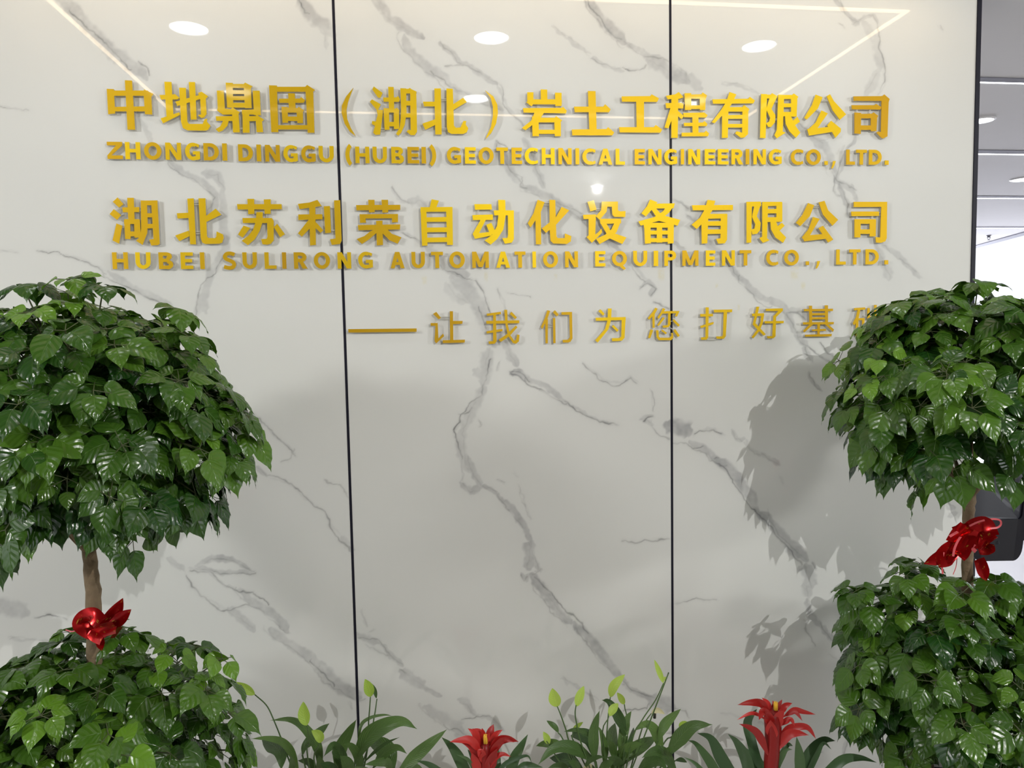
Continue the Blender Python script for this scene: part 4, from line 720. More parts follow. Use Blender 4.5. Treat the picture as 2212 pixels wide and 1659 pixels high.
def latin_row(words, line, group, sheen_tints):
    sheen_tints = iter(sheen_tints)
    full = {}
    for wd in words: full.setdefault(wd[1], []).append(wd[0])
    seen = {}
    for wd, wname, c, xs, yt0, yb0, yt1, yb1 in words:
        n = len(wd)
        for k, chh in enumerate(wd):
            u = 0 if n == 1 else k / (n - 1)
            yt, yb = yt0 + (yt1 - yt0) * u, yb0 + (yb1 - yb0) * u
            x0, x1 = xs[k]
            if chh == '.': yt = yb - (x1 - x0) * 1.15
            if chh == ',': yt = yb - (x1 - x0) * .9; yb += (x1 - x0) * .8
            a = wpt(c, x0, yb); b = wpt(c, x1, yb); e = wpt(c, x0, yt)
            w, h = b[0] - a[0], e[1] - a[1]
            hh = h
            if chh in '()': a = (a[0], a[1] - h * .17); hh = h * 1.34
            t = 0.0128
            polys = [[(a[0] + x, a[1] + y) for x, y in q] for q in latin(chh, w, hh, t)]
            key = (wname, chh); seen[key] = seen.get(key, 0) + 1
            whole = ''.join(full[wname])
            tot = whole.count(chh)
            lineword = '%s, %s English line' % (wname, line)
            if chh.isalpha():
                o = '%s %s' % (ORD[seen[key] - 1], chh) if tot > 1 else 'only %s' % chh
                sign('sign_letter', polys, 'raised gold letter, %s of the %s' % (o, lineword), 'sign letter', group, (), next(sheen_tints))
            else:
                nm = {'(': 'opening bracket', ')': 'closing bracket', '.': 'full stop', ',': 'comma'}[chh]
                sign('sign_' + nm.replace(' ', '_'), polys, 'small raised gold %s in %s' % (nm, lineword), 'sign punctuation', group, (), next(sheen_tints))
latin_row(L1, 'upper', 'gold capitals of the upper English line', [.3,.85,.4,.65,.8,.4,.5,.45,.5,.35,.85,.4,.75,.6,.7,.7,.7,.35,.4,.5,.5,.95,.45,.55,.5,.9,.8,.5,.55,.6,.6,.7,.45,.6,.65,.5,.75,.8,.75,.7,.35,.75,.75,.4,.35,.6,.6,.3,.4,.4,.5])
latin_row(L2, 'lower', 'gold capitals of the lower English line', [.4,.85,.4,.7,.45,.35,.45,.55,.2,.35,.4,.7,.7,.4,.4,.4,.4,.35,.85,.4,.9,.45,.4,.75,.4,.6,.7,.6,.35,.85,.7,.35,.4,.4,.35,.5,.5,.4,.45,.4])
# ------------------------------------------------------------------ plants
def leaf_mat(name, c1, c2, rough=0.22, veins=9.0, bump=0.5, spec_ior=1.5, mid=0.35):
    mt, nt, b = new_mat(name)
    uv = N(nt, 'ShaderNodeUVMap', uv_map='uv'); sp = N(nt, 'ShaderNodeSeparateXYZ'); nt.links.new(uv.outputs[0], sp.inputs[0])
    def math_(op, a, bb=None):
        n = N(nt, 'ShaderNodeMath', operation=op)
        for i, v in enumerate((a, bb)):
            if v is None: continue
            if isinstance(v, (int, float)): n.inputs[i].default_value = v
            else: nt.links.new(v, n.inputs[i])
        return n.outputs[0]
    ax = math_('ABSOLUTE', math_('SUBTRACT', sp.outputs[0], 0.5))
    # side veins sweep forward from the midrib
    ph = math_('SUBTRACT', math_('MULTIPLY', sp.outputs[1], veins), math_('MULTIPLY', ax, veins * 0.55))
    tri = math_('ABSOLUTE', math_('SUBTRACT', math_('FRACT', ph), 0.5))          # 0.5 at vein, 0 between
    sv = math_('MULTIPLY', math_('SUBTRACT', tri, 0.42), 12.0); sv = math_('MINIMUM', math_('MAXIMUM', sv, 0.0), 1.0)
    mr = math_('MINIMUM', math_('MAXIMUM', math_('SUBTRACT', 1.0, math_('MULTIPLY', ax, 45.0)), 0.0), 1.0)
    vn = math_('MAXIMUM', mr, math_('MULTIPLY', sv, 0.35))
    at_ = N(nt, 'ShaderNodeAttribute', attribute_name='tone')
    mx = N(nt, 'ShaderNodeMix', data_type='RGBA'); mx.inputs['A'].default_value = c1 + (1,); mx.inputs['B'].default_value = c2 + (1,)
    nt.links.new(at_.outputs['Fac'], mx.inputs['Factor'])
    m2 = N(nt, 'ShaderNodeMix', data_type='RGBA'); m2.inputs['B'].default_value = tuple(min(1, c * 1.6 + .02) for c in c2) + (1,)
    nt.links.new(mx.outputs['Result'], m2.inputs['A']); nt.links.new(math_('MULTIPLY', vn, mid), m2.inputs['Factor'])
    nt.links.new(m2.outputs['Result'], b.inputs['Base Color'])
    b.inputs['Roughness'].default_value = rough; b.inputs['IOR'].default_value = spec_ior
    no = N(nt, 'ShaderNodeTexNoise'); no.inputs['Scale'].default_value = 55; no.inputs['Detail'].default_value = 2
    tc = N(nt, 'ShaderNodeTexCoord'); nt.links.new(tc.outputs['Object'], no.inputs['Vector'])
    # blade bulges between the side veins
    hgt = math_('ADD', math_('ADD', math_('MULTIPLY', math_('SUBTRACT', 0.5, tri), 1.0), math_('MULTIPLY', mr, -0.9)), math_('MULTIPLY', no.outputs['Fac'], 0.6))
    bp = N(nt, 'ShaderNodeBump'); bp.inputs['Strength'].default_value = bump; bp.inputs['Distance'].default_value = 0.0035
    nt.links.new(hgt, bp.inputs['Height']); nt.links.new(bp.outputs['Normal'], b.inputs['Normal'])
    out = nt.nodes['Material Output']
    tl = N(nt, 'ShaderNodeBsdfTranslucent'); nt.links.new(m2.outputs['Result'], tl.inputs['Color'])
    ms = N(nt, 'ShaderNodeMixShader'); ms.inputs[0].default_value = 0.18
    nt.links.new(b.outputs[0], ms.inputs[1]); nt.links.new(tl.outputs[0], ms.inputs[2]); nt.links.new(ms.outputs[0], out.inputs['Surface'])
    return mt
M_leaf = leaf_mat('glossy_tree_leaf', (0.013, 0.058, 0.008), (0.13, 0.28, 0.022), 0.24, 6.0, 0.5, 1.55, mid=0.22)
M_lily = leaf_mat('peace_lily_leaf', (0.035, 0.085, 0.022), (0.12, 0.22, 0.05), 0.34, 15.0, 0.45, mid=0.3)
M_strap = leaf_mat('strap_leaf', (0.03, 0.075, 0.03), (0.085, 0.165, 0.055), 0.33, 0.5, 0.05, mid=0.0)
M_spathe = leaf_mat('green_spathe', (0.24, 0.42, 0.03), (0.52, 0.66, 0.12), 0.4, 9.0, 0.3, mid=0.25)
M_cream = leaf_mat('cream_spathe', (0.55, 0.50, 0.26), (0.75, 0.70, 0.45), 0.45, 9.0, 0.2, mid=0.1)
M_bract = leaf_mat('red_bract', (0.30, 0.006, 0.006), (0.62, 0.035, 0.03), 0.38, 0.5, 0.03, mid=0.0)
M_stalk = simple('green_stalk', (0.06, 0.12, 0.03), 0.45, var=0.2, scale=80)
M_dspad = simple('dark_spadix', (0.02, 0.02, 0.012), 0.7, var=0.3, scale=200)
M_yel = simple('yellow_floret', (0.85, 0.5, 0.04), 0.5, var=0.2, scale=100)
M_bark = simple('brown_bark', (0.20, 0.145, 0.085), 0.85, var=0.45, scale=45, bump=0.6)
M_twig = simple('dark_twig', (0.06, 0.075, 0.025), 0.7, var=0.3, scale=60)

class LeafMesh:
    def __init__(s): s.v, s.f, s.uv, s.tone = [], [], [], []
    def grid(s, rows, tone, uvr):
        b = len(s.v); nc = len(rows[0])
        for r in rows:
            for p in r: s.v.append((p.x, p.y, p.z)); s.tone.append(tone)
        for i in range(len(rows) - 1):
            for k in range(nc - 1):
                s.f.append((b + i * nc + k, b + i * nc + k + 1, b + (i + 1) * nc + k + 1, b + (i + 1) * nc + k))
                for (ii, kk) in ((i, k), (i, k + 1), (i + 1, k + 1), (i + 1, k)): s.uv.append((kk / (nc - 1), uvr[ii]))
    def build(s, name, mat, parent, origin=Vector((0, 0, 0))):
        me = bpy.data.meshes.new(name)
        me.from_pydata([(x - origin.x, y - origin.y, z - origin.z) for x, y, z in s.v], [], s.f)
        uvl = me.uv_layers.new(name='uv'); uvl.data.foreach_set('uv', [c for q in s.uv for c in q])
        a = me.attributes.new('tone', 'FLOAT', 'POINT'); a.data.foreach_set('value', s.tone)
        me.polygons.foreach_set('use_smooth', [True] * len(me.polygons))
        me.materials.append(mat); me.update()
        return link(bpy.data.objects.new(name, me), parent)
PROF = [(0, .03), (.04, .18), (.10, .29), (.20, .35), (.32, .36), (.45, .33), (.57, .27), (.68, .19), (.77, .11), (.85, .05), (.92, .02), (1.0, .003)]
def tree_leaf(lm, base, d, nrm, L, tone, droop, fold, R):
    d = d.normalized(); side = d.cross(nrm)
    if side.length < 1e-3: side = d.cross(Vector((0.3, 0.2, 1)))
    side.normalize(); nn = side.cross(d).normalized()
    wv = [R.uniform(-.03, .03) * L for _ in range(len(PROF) * 2)]
    rows = []; p = base.copy(); dd = d.copy(); pt = 0
    for i, (t, w) in enumerate(PROF):
        step = (t - pt) * L; pt = t
        dd = (dd + Vector((0, 0, -droop * (t) * .55)) * (1 if i else 0) * .35).normalized()
        p = p + dd * step
        nl = side.cross(dd).normalized()
        wd = w * L
        r = []
        for k, u in enumerate((-1, -.5, 0, .5, 1)):
            lift = fold * abs(u) * wd - 0.28 * wd * u * u
            e = wv[i * 2 + (k > 2)] * abs(u) * (1 if 1 < i < 10 else 0)
            r.append(p + side * (u * wd) + nl * (lift + e))
        rows.append(r)
    lm.grid(rows, tone, [t for t, _ in PROF])

def crown(C, rad, n_sprigs, seed, Lr, lm, bm_tw, trunk_top, dmin=-0.75, extra=()):
    R = random.Random(seed)
    dirs = []
    ga = math.pi * (3 - math.sqrt(5))
    for i in range(n_sprigs):
        z = 1 - (i + .5) / n_sprigs * (1 - dmin)
        a = i * ga + R.uniform(-.3, .3); s = math.sqrt(max(0, 1 - z * z))
        k = R.uniform(.82, 1.07) if R.random() < .58 else R.uniform(.5, .82)
        if z < -.35: k *= .9
        dirs.append((Vector((s * math.cos(a), s * math.sin(a), z + R.uniform(-.1, .1))).normalized(), k))
    sprigs = []
    for d, k in dirs:
        tip = C + Vector((d.x * rad[0], d.y * rad[1], d.z * rad[2])) * k
        sprigs.append((tip, d))
    for px, py, y in extra:
        tip = at(px, py, y); d = Vector(((tip.x - C.x) / rad[0], (tip.y - C.y) / rad[1], (tip.z - C.z) / rad[2])).normalized()
        sprigs.append((tip - d * Lr[1] * .75, d))
    Z = Vector((0, 0, 1))
    for tip, d in sprigs:
        start = C + (tip - C) * R.uniform(.3, .5) - Vector((0, 0, rad[2] * .12))
        mid = (start + tip) / 2 + Vector((0, 0, .03))
        if R.random() < .6: tube(bm_tw, [start, mid, tip], [.0032, .0024, .0015], 5, cap=False)
        tdir = (tip - mid).normalized()
        young = R.random() < .10
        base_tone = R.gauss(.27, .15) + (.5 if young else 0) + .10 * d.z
        for node, cnt, spread in ((0.0, R.randint(5, 7), 1.0), (.055, R.randint(2, 4), 1.15)):
            p = tip - tdir * node
            A = (d * R.uniform(.55, .95) + Z * R.uniform(.45, .8) + Vector((R.uniform(-.25, .25), R.uniform(-.25, .25), 0))).normalized()
            u = A.cross(Vector((R.uniform(-1, 1), R.uniform(-1, 1), .2))).normalized(); v = A.cross(u)
            ph = R.uniform(0, 6.28)
            for j in range(cnt):
                a = ph + j * 2 * math.pi / cnt + R.uniform(-.3, .3)
                rd = u * math.cos(a) + v * math.sin(a)
                pet = R.uniform(.012, .034) * spread
                ld = (rd + A * R.uniform(-.15, .3) - Z * R.uniform(.15, .75) + d * .15).normalized()
                nr = (A + Vector((R.uniform(-.3, .3), R.uniform(-.3, .3), R.uniform(-.1, .3))) + Vector((0, -.18, 0))).normalized()
                L = R.uniform(*Lr) * (0.75 if young else 1)
                q = p + (rd + A * .2).normalized() * pet
                if q.y + (ld * L).y > -0.03 or p.y > -.03: continue
                tone = min(1, max(0, base_tone + R.uniform(-.12, .12)))
                tree_leaf(lm, q, ld, nr, L, tone, R.uniform(.6, 2.6), R.uniform(.1, .5), R)
                if R.random() < .75: tube(bm_tw, [p, q + ld * .004], .0010, 4, cap=False)

def topiary(name, label, y, up_c, up_r, lo_c, lo_r, trunk_px, seed, Lr, group, extra_u=(), extra_l=(), stems=1, dens=(150, 120)):
    base = at(lo_c[0], lo_c[1], y); root = Vector((base.x, y, 0.0))
    t = empty(name, root); tag(t, label, 'potted tree', group)
    R = random.Random(seed)
    sc = (at(lo_c[0], lo_c[1], y) - CAM).dot(FWD) / F
    CU = at(up_c[0], up_c[1], y); rU = (up_r[0] * sc, up_r[0] * sc * .92, up_r[1] * sc)
    CL = at(lo_c[0], lo_c[1], y); rL = (lo_r[0] * sc, lo_r[0] * sc * .92, lo_r[1] * sc)
    # pot and soil
    bm = bmesh.new(); lathe(bm, [(.12, 0.0), (.15, .02), (.185, .26), (.19, .30), (.175, .30), (.168, .25)], 40); to_obj('pot', bm, M_pot, t, smooth=True)
    bm = bmesh.new(); lathe(bm, [(.168, .2505), (.168, .265), (.05, .275)], 32); to_obj('soil', bm, M_soil, t, smooth=True)
    # trunk
    pts = [at(px, py, y) for px, py, _ in trunk_px]; rr = [r * sc for _, _, r in trunk_px]
    low = Vector((pts[-1].x + .01, y, .262))
    bm = bmesh.new()
    allp = pts + [(pts[-1] + low) / 2 + Vector((.008, 0, 0)), low]; allr = rr + [rr[-1] * 1.05, rr[-1] * 1.15]
    dense, dr = [], []
    for i in range(len(allp) - 1):
        for k in range(5):
            u = k / 5; dense.append(allp[i].lerp(allp[i + 1], u) - root + Vector((R.uniform(-.0015, .0015), R.uniform(-.0015, .0015), 0))); dr.append((allr[i] * (1 - u) + allr[i + 1] * u) * R.uniform(.96, 1.05))
    dense.append(allp[-1] - root); dr.append(allr[-1])
    tube(bm, dense, dr, 14)
    to_obj('trunk', bm, M_bark, t, smooth=True)
    # boughs fanning out of the trunk top
    for k in range(9):
        a = k * 2 * math.pi / 9 + R.uniform(-.2, .2); top = pts[0]
        e = CU + Vector((math.cos(a) * rU[0] * .55, math.sin(a) * rU[1] * .5, R.uniform(-.1, .25) * rU[2]))
        bm = bmesh.new(); md = top.lerp(e, .35) + Vector((math.cos(a), math.sin(a), 0)) * .03
        tube(bm, [top - Vector((0, 0, .015)) - root, md - root, e - root], [rr[0] * .42, rr[0] * .3, rr[0] * .12], 8)
        to_obj('bough', bm, M_bark, t, smooth=True)
    for k in range(stems):
        a = R.uniform(0, 6.28); r0 = R.uniform(.03, .09)
        bm = bmesh.new(); tube(bm, [Vector((math.cos(a) * r0, math.sin(a) * r0, .255)), Vector((math.cos(a) * r0 * 1.4, math.sin(a) * r0 * 1.4, CL.z * .6)), Vector((math.cos(a) * rL[0] * .45, math.sin(a) * rL[1] * .45, CL.z - root.z + R.uniform(-.05, .1)))], [.009, .007, .004], 8)
        to_obj('stem', bm, M_bark, t, smooth=True)
    for nm, C, r, nsp, sd, ex, dmin in (('upper_crown', CU, rU, dens[0], seed + 1, extra_u, -.68), ('lower_crown', CL, rL, dens[1], seed + 2, extra_l, -.7)):
        lm = LeafMesh(); bt = bmesh.new()
        crown(C, r, nsp, sd, Lr, lm, bt, pts[0], dmin, ex)
        o = lm.build(nm, M_leaf, t, root)
        bmesh.ops.translate(bt, verts=bt.verts, vec=-root)
        to_obj('twigs', bt, M_twig, o)
    return t, root, sc
TG = 'two-tier potted trees flanking the sign wall'
YLT, YRT = -0.60, -0.50
topiary('potted_tree', 'left two-tier potted tree with a plain red bow on its trunk', YLT,
        (180, 925), (318, 295), (185, 1645), (303, 272), [(192, 1185, 13), (200, 1260, 15), (204, 1340, 15), (206, 1500, 15)], 21, (.056, .088), TG,
        extra_u=[(548, 825, YLT), (566, 965, YLT), (560, 888, YLT), (525, 1050, YLT + .05), (490, 1115, YLT), (150, 600, YLT), (340, 660, YLT), (100, 640, YLT), (460, 740, YLT), (20, 640, YLT), (480, 930, YLT - .1), (40, 1200, YLT - .1), (310, 1225, YLT - .08), (395, 1175, YLT), (440, 1130, YLT - .1), (10, 1130, YLT - .2), (250, 1180, YLT - .25), (350, 1120, YLT - .25), (90, 1150, YLT - .2), (-40, 1240, YLT)],
        extra_l=[(525, 1385, YLT), (550, 1520, YLT), (410, 1360, YLT), (20, 1390, YLT), (490, 1460, YLT - .1)], stems=5, dens=(185, 150))
topiary('potted_tree', 'right two-tier potted tree beside the wall end, red bow with pink string', YRT,
        (2085, 850), (270, 232), (2085, 1480), (255, 250), [(2095, 1065, 13), (2092, 1110, 11), (2090, 1170, 11), (2088, 1300, 11)], 57, (.06, .094), TG,
        extra_u=[(1783, 890, YRT), (1815, 945, YRT), (1880, 640, YRT), (1845, 995, YRT), (1884, 1045, YRT), (1960, 1105, YRT), (2012, 605, YRT), (1850, 740, YRT), (2140, 615, YRT), (1865, 700, YRT)],
        extra_l=[(1812, 1245, YRT), (1935, 1200, YRT), (1830, 1480, YRT), (1840, 1395, YRT), (1840, 1550, YRT), (2190, 1230, YRT)], stems=7, dens=(175, 140))

# --- single blades along a traced spine
def crspline(P, n):
    P = [Vector(p) for p in P]; out = []
    for i in range(len(P) - 1):
        p0 = P[i - 1] if i else 2 * P[0] - P[1]; p1, p2 = P[i], P[i + 1]; p3 = P[i + 2] if i + 2 < len(P) else 2 * P[-1] - P[-2]
        for k in range(n):
            u = k / n; out.append(0.5 * (2 * p1 + (p2 - p0) * u + (2 * p0 - 5 * p1 + 4 * p2 - p3) * u * u + (3 * p1 - p0 - 3 * p2 + p3) * u ** 3))
    out.append(P[-1]); return out
def prof_leaf(t): return (min(1, (t + .02) / .38) ** .75 if t < .38 else max(0, 1 - ((t - .38) / .62) ** 1.9)) * (1 if t < .9 else max(.0, (1 - t) / .1) ** .5 * .999)
def prof_strap(t): return (.85 + .15 * t / .3 if t < .3 else 1.0) * (1 if t < .55 else max(0.01, 1 - ((t - .55) / .45) ** 1.8))
def prof_spathe(t): return max(.02, math.sin(math.pi * min(1, t ** .85)) ** .8) if t < .97 else .02
def prof_band(t): return 1.0
def blade(crop, pts, width, y0, yt, roll=0.0, prof=prof_leaf, fold=.22, n=5, tone=.4, lm=None):
    m_ = len(pts); P3 = []
    for i, (x, y) in enumerate(pts):
        P3.append(at(*cpx(crop, x, y), y0 + (yt - y0) * (i / (m_ - 1)) ** 1.3))
    sc = (P3[0] - CAM).dot(FWD) / F / CR[crop][2]
    sp = crspline(P3, n); L = [0]
    for i in range(1, len(sp)): L.append(L[-1] + (sp[i] - sp[i - 1]).length)
    rows, uvr = [], []
    for i, p in enumerate(sp):
        t = L[i] / L[-1]
        tn = (sp[min(i + 1, len(sp) - 1)] - sp[max(i - 1, 0)]).normalized()
        view = (p - CAM).normalized()
        s = tn.cross(view)
        s = s.normalized() if s.length > .05 else RT.copy()
        q = Matrix.Rotation(roll, 3, tn); s = q @ s; nn = s.cross(tn).normalized()
        if nn.dot(view) > 0: nn = -nn
        w = width * .5 * sc * prof(t) / max(.5, math.cos(roll))
        rows.append([p + s * (u * w) + nn * (fold * abs(u) * w - .1 * u * u * w) for u in (-1, -.55, 0, .55, 1)]); uvr.append(t)
    lm = lm or LeafMesh(); lm.grid(rows, tone, uvr); return lm
def stalk(crop, pts, r, y0, yt):
    m_ = len(pts); P3 = [at(*cpx(crop, x, y), y0 + (yt - y0) * i / (m_ - 1)) for i, (x, y) in enumerate(pts)]
    return crspline(P3, 5)
def flower_pot(t, r=.085, h=.15):
    bm = bmesh.new(); lathe(bm, [(r * .72, 0.0), (r * .76, .004), (r, h), (r * 1.02, h + .012), (r * .95, h + .012), (r * .92, h - .012)], 32); to_obj('pot', bm, M_pot, t, smooth=True)
    bm = bmesh.new(); lathe(bm, [(r * .92, h - .0115), (r * .92, h), (r * .3, h + .006)], 24); to_obj('soil', bm, M_soil, t, smooth=True)
def plant_root(name, px, y, label, cat, group):
    p = at(px, 1659, y); t = empty(name, (p.x, y, 0)); tag(t, label, cat, group); t.location.z = 0
    return t, Vector((p.x, y, 0))
def leaves(t, root, crop, specs, y0, mat, prof, R, name='leaf', spread=.14):
    for pts, w, *k in specs:
        a = at(*cpx(crop, *pts[0]), y0); b = at(*cpx(crop, *pts[-1]), y0)
        pt = list(pts); crown_ = Vector((root.x, y0, .17))
        yt = y0 + (k[0] if k else R.uniform(-spread, spread * .75))
        yt = min(yt, -0.03)
        # carry the blade down to the crown of the plant below the frame
        cpos = proj(Vector((root.x + (a.x - root.x) * .25, y0, .18)))
        ox_, oy_, s_ = CR[crop]; base = ((cpos[0] - ox_) * s_, (cpos[1] - oy_) * s_)
        lm = LeafMesh()
        roll = R.uniform(-.5, .5)
        blade(crop, pt, w, y0 + R.uniform(-.03, .03), yt, roll, prof, R.uniform(.1, .35), 6, min(1, max(0, R.gauss(.4, .22) + (k[1] if len(k) > 1 else 0))), lm)
        o = lm.build(name, mat, t, root)
        if name == 'leaf':
            e = stalk(crop, [base, ((base[0] + pts[0][0]) / 2, (base[1] + pts[0][1]) / 2 - 20), pts[0]], 1, y0, y0)
            bm = bmesh.new(); tube(bm, [q - root for q in e], .0026, 6); to_obj('leaf_stalk', bm, M_stalk, o)
def flowers(t, root, crop, specs, y0, R):
    for st, sp, w, mat, *rest in specs:
        yt = min(-.05, y0 + R.uniform(-.08, .08))
        cpos = proj(Vector((root.x + R.uniform(-.03, .03), y0, .18))); ox_, oy_, s_ = CR[crop]
        full = [((cpos[0] - ox_) * s_, (cpos[1] - oy_) * s_)] + list(st)
        e = stalk(crop, full, 1, y0, yt)
        bm = bmesh.new(); tube(bm, [q - root for q in e], [.0026 - .0010 * i / len(e) for i in range(len(e))], 6)
        so = to_obj('flower_stalk', bm, M_stalk, t, smooth=True)
        lm = blade(crop, sp, w, yt, yt + R.uniform(-.025, .025), R.uniform(-.2, .2), prof_spathe, .45, 7, R.uniform(.25, .9))
        lm.build('spathe', mat, so, root)
        if rest:
            q = [at(*cpx(crop, *x), yt - .006) - root for x in rest[0]]
            bm = bmesh.new(); tube(bm, q, .0045, 8); to_obj('spadix', bm, M_dspad, so, smooth=True)
LG = 'peace lilies in front of the marble wall'
R5 = random.Random(5)
YA = -0.36
t, root = plant_root('peace_lily', 715, YA, 'peace lily with green spathes in front of the left dark joint, beside the left tree', 'flowering plant', LG)
flower_pot(t)
leaves(t, root, 'P', [
 ([(1850,1250),(1800,1050),(1700,950),(1600,960)],210,.1,-.3), ([(640,1200),(630,1050),(560,960),(430,900)],190,.1),
 ([(870,1060),(900,950),(1040,820),(1165,715)],115,.12,-.2), ([(1500,1300),(1480,1080),(1400,960),(1320,945)],100,-.1),
 ([(1480,1050),(1500,760),(1600,660),(1750,625),(1850,635)],38,.1), ([(1530,1150),(1650,1030),(1780,930),(1930,865)],38),
 ([(1440,1150),(1560,900),(1750,760),(1950,700),(2120,780)],185,-.05,.15), ([(1250,1250),(1280,1000),(1380,800),(1460,670)],145,.02,.1),
 ([(1060,1300),(1040,1000),(900,780),(740,680),(510,685)],105,-.08), ([(830,1250),(760,1050),(650,920),(480,880),(305,885)],85,-.05),
 ([(1640,1200),(1750,1050),(1900,980),(2010,1050)],105), ([(1880,1300),(2080,1090),(2260,930),(2443,780)],140,-.02,.2),
 ([(1340,1300),(1280,1060),(1200,960),(1100,1080)],140,-.12), ([(1850,1300),(1800,1150),(1700,1140),(1540,1165)],95,-.12,.1),
 ([(1380,1330),(1350,1180),(1280,1070)],150,-.08), ([(1000,1330),(960,1150),(820,1120)],85), ([(1100,1330),(1080,1170),(1050,1060)],110,-.05),
 ([(2150,1350),(2120,1220),(2010,1160)],95), ([(720,1330),(760,1180),(740,1060)],70,-.05,.1), ([(1250,1400),(1180,1220),(1060,1150)],130,-.1), ([(1650,1400),(1560,1260),(1440,1180)],130,-.12)], YA, M_lily, prof_leaf, R5)
flowers(t, root, 'P', [
 ([(770,1220),(680,980),(560,680),(480,520),(355,405)],[(355,405),(230,330),(115,270)],95,M_spathe),
 ([(930,1100),(945,930),(920,740)],[(920,740),(880,620),(880,480)],125,M_spathe),
 ([(1010,1200),(1060,930)],[(1065,930),(1050,850),(970,795)],100,M_spathe),
 ([(1560,1100),(1590,700),(1610,430)],[(1610,430),(1590,330),(1550,235)],110,M_spathe),
 ([(1560,1050),(1650,650),(1680,450)],[(1675,445),(1650,350),(1590,260)],45,M_lily)], YA, R5)
t, root = plant_root('peace_lily', 1320, YA, 'peace lily with tall green spathes and one cream bloom, between the two red bromeliads', 'flowering plant', LG)
flower_pot(t)
leaves(t, root, 'R', [
 ([(750,1420),(600,1290),(480,1260),(350,1250)],150,.12,-.3), ([(1100,1300),(1060,1050),(1100,850)],140,.14,-.2), ([(1140,1350),(1300,1180),(1450,1080),(1570,1010)],155,.1,-.2),
 ([(860,1250),(820,1050),(700,980),(590,1000)],165,.12,-.1), ([(1200,1250),(1260,1080),(1300,960),(1310,900)],48,.1,-.3),
 ([(560,1180),(420,1090),(300,1085),(195,1115)],105,.02), ([(830,1030),(760,960),(650,930),(515,950)],56,.0), ([(1220,1000),(1150,800),(1040,620),(945,590)],125,.06),
 ([(1240,1000),(1230,830),(1285,715)],78,.06), ([(870,1300),(850,1000),(880,830),(925,705)],122,-.03,.1), ([(980,1350),(980,1120),(940,960),(900,880)],85,.05), ([(1150,1200),(1170,1000),(1150,880)],85,.05),
 ([(1110,1300),(1070,1120),(1030,1040)],78,-.05,.2), ([(880,1290),(620,1140),(400,1150),(220,1330)],145,-.1,.15), ([(1040,1400),(1200,1180),(1320,1100),(1430,1090)],125,-.06,.15),
 ([(1640,1200),(1560,960),(1450,870),(1310,945)],125,-.02,.1), ([(1590,1050),(1660,880),(1740,790),(1850,690)],115,.02,.45), ([(1690,1230),(1850,1000),(2000,880),(2210,870)],170,-.04,.2),
 ([(1800,1420),(1660,1210),(1540,1180),(1400,1250)],135,-.12,.25), ([(1340,1440),(1480,1300),(1600,1290),(1700,1390)],130,-.15,.2),
 ([(740,1400),(800,1290),(900,1240),(980,1240)],56,-.1,.2), ([(600,1420),(520,1340),(420,1335),(330,1370)],60), ([(1780,1280),(1850,1270),(1920,1300)],50), ([(1740,1300),(1700,1180),(1780,1130)],80), ([(900,1420),(1000,1330),(1090,1290)],100,-.1),
 ([(1200,1430),(1120,1290),(1010,1240)],110,-.08), ([(700,1420),(640,1320),(560,1290)],90,-.08,-.2)], YA, M_lily, prof_leaf, R5)
flowers(t, root, 'R', [
 ([(605,1150),(540,930),(480,760),(440,660)],[(440,670),(410,560),(385,455)],138,M_spathe),
 ([(725,1120),(660,850),(645,740),(655,650)],[(660,665),(690,560),(745,430)],98,M_spathe),
 ([(1000,1350),(1010,900),(1045,560)],[(1045,560),(1090,430),(1210,300)],105,M_spathe),
 ([(960,1050),(1030,775)],[(1035,775),(1070,700),(1135,630)],92,M_spathe),
 ([(1215,950),(1205,640)],[(1205,640),(1160,560),(1120,505)],72,M_spathe),
 ([(1285,1080),(1400,830),(1560,590),(1650,400)],[(1650,400),(1610,290),(1545,130)],62,M_spathe),
 ([(1655,420),(1672,372)],[(1668,378),(1665,350),(1678,326)],34,M_spathe),
 ([(1380,1000),(1450,830),(1510,745)],[(1510,745),(1580,705),(1665,750)],58,M_cream,[(1550,742),(1548,797)]),
 ([(540,1105),(450,960)],[(455,960),(410,890),(320,825)],62,M_lily), ([(370,1140),(340,1090)],[(345,1095),(320,1020),(282,950)],78,M_spathe), ([(650,1110),(620,1000),(620,915)],[(620,915),(680,880),(735,840)],44,M_spathe),
 ([(1620,1140),(1740,1010),(1850,920)],[(1840,930),(1890,890),(1980,960)],112,M_spathe), ([(1240,1130),(1235,1090)],[(1240,1090),(1200,1060),(1165,1055)],50,M_cream), ([(860,1400),(865,1360)],[(870,1360),(800,1340),(735,1360)],42,M_cream)], YA, R5)

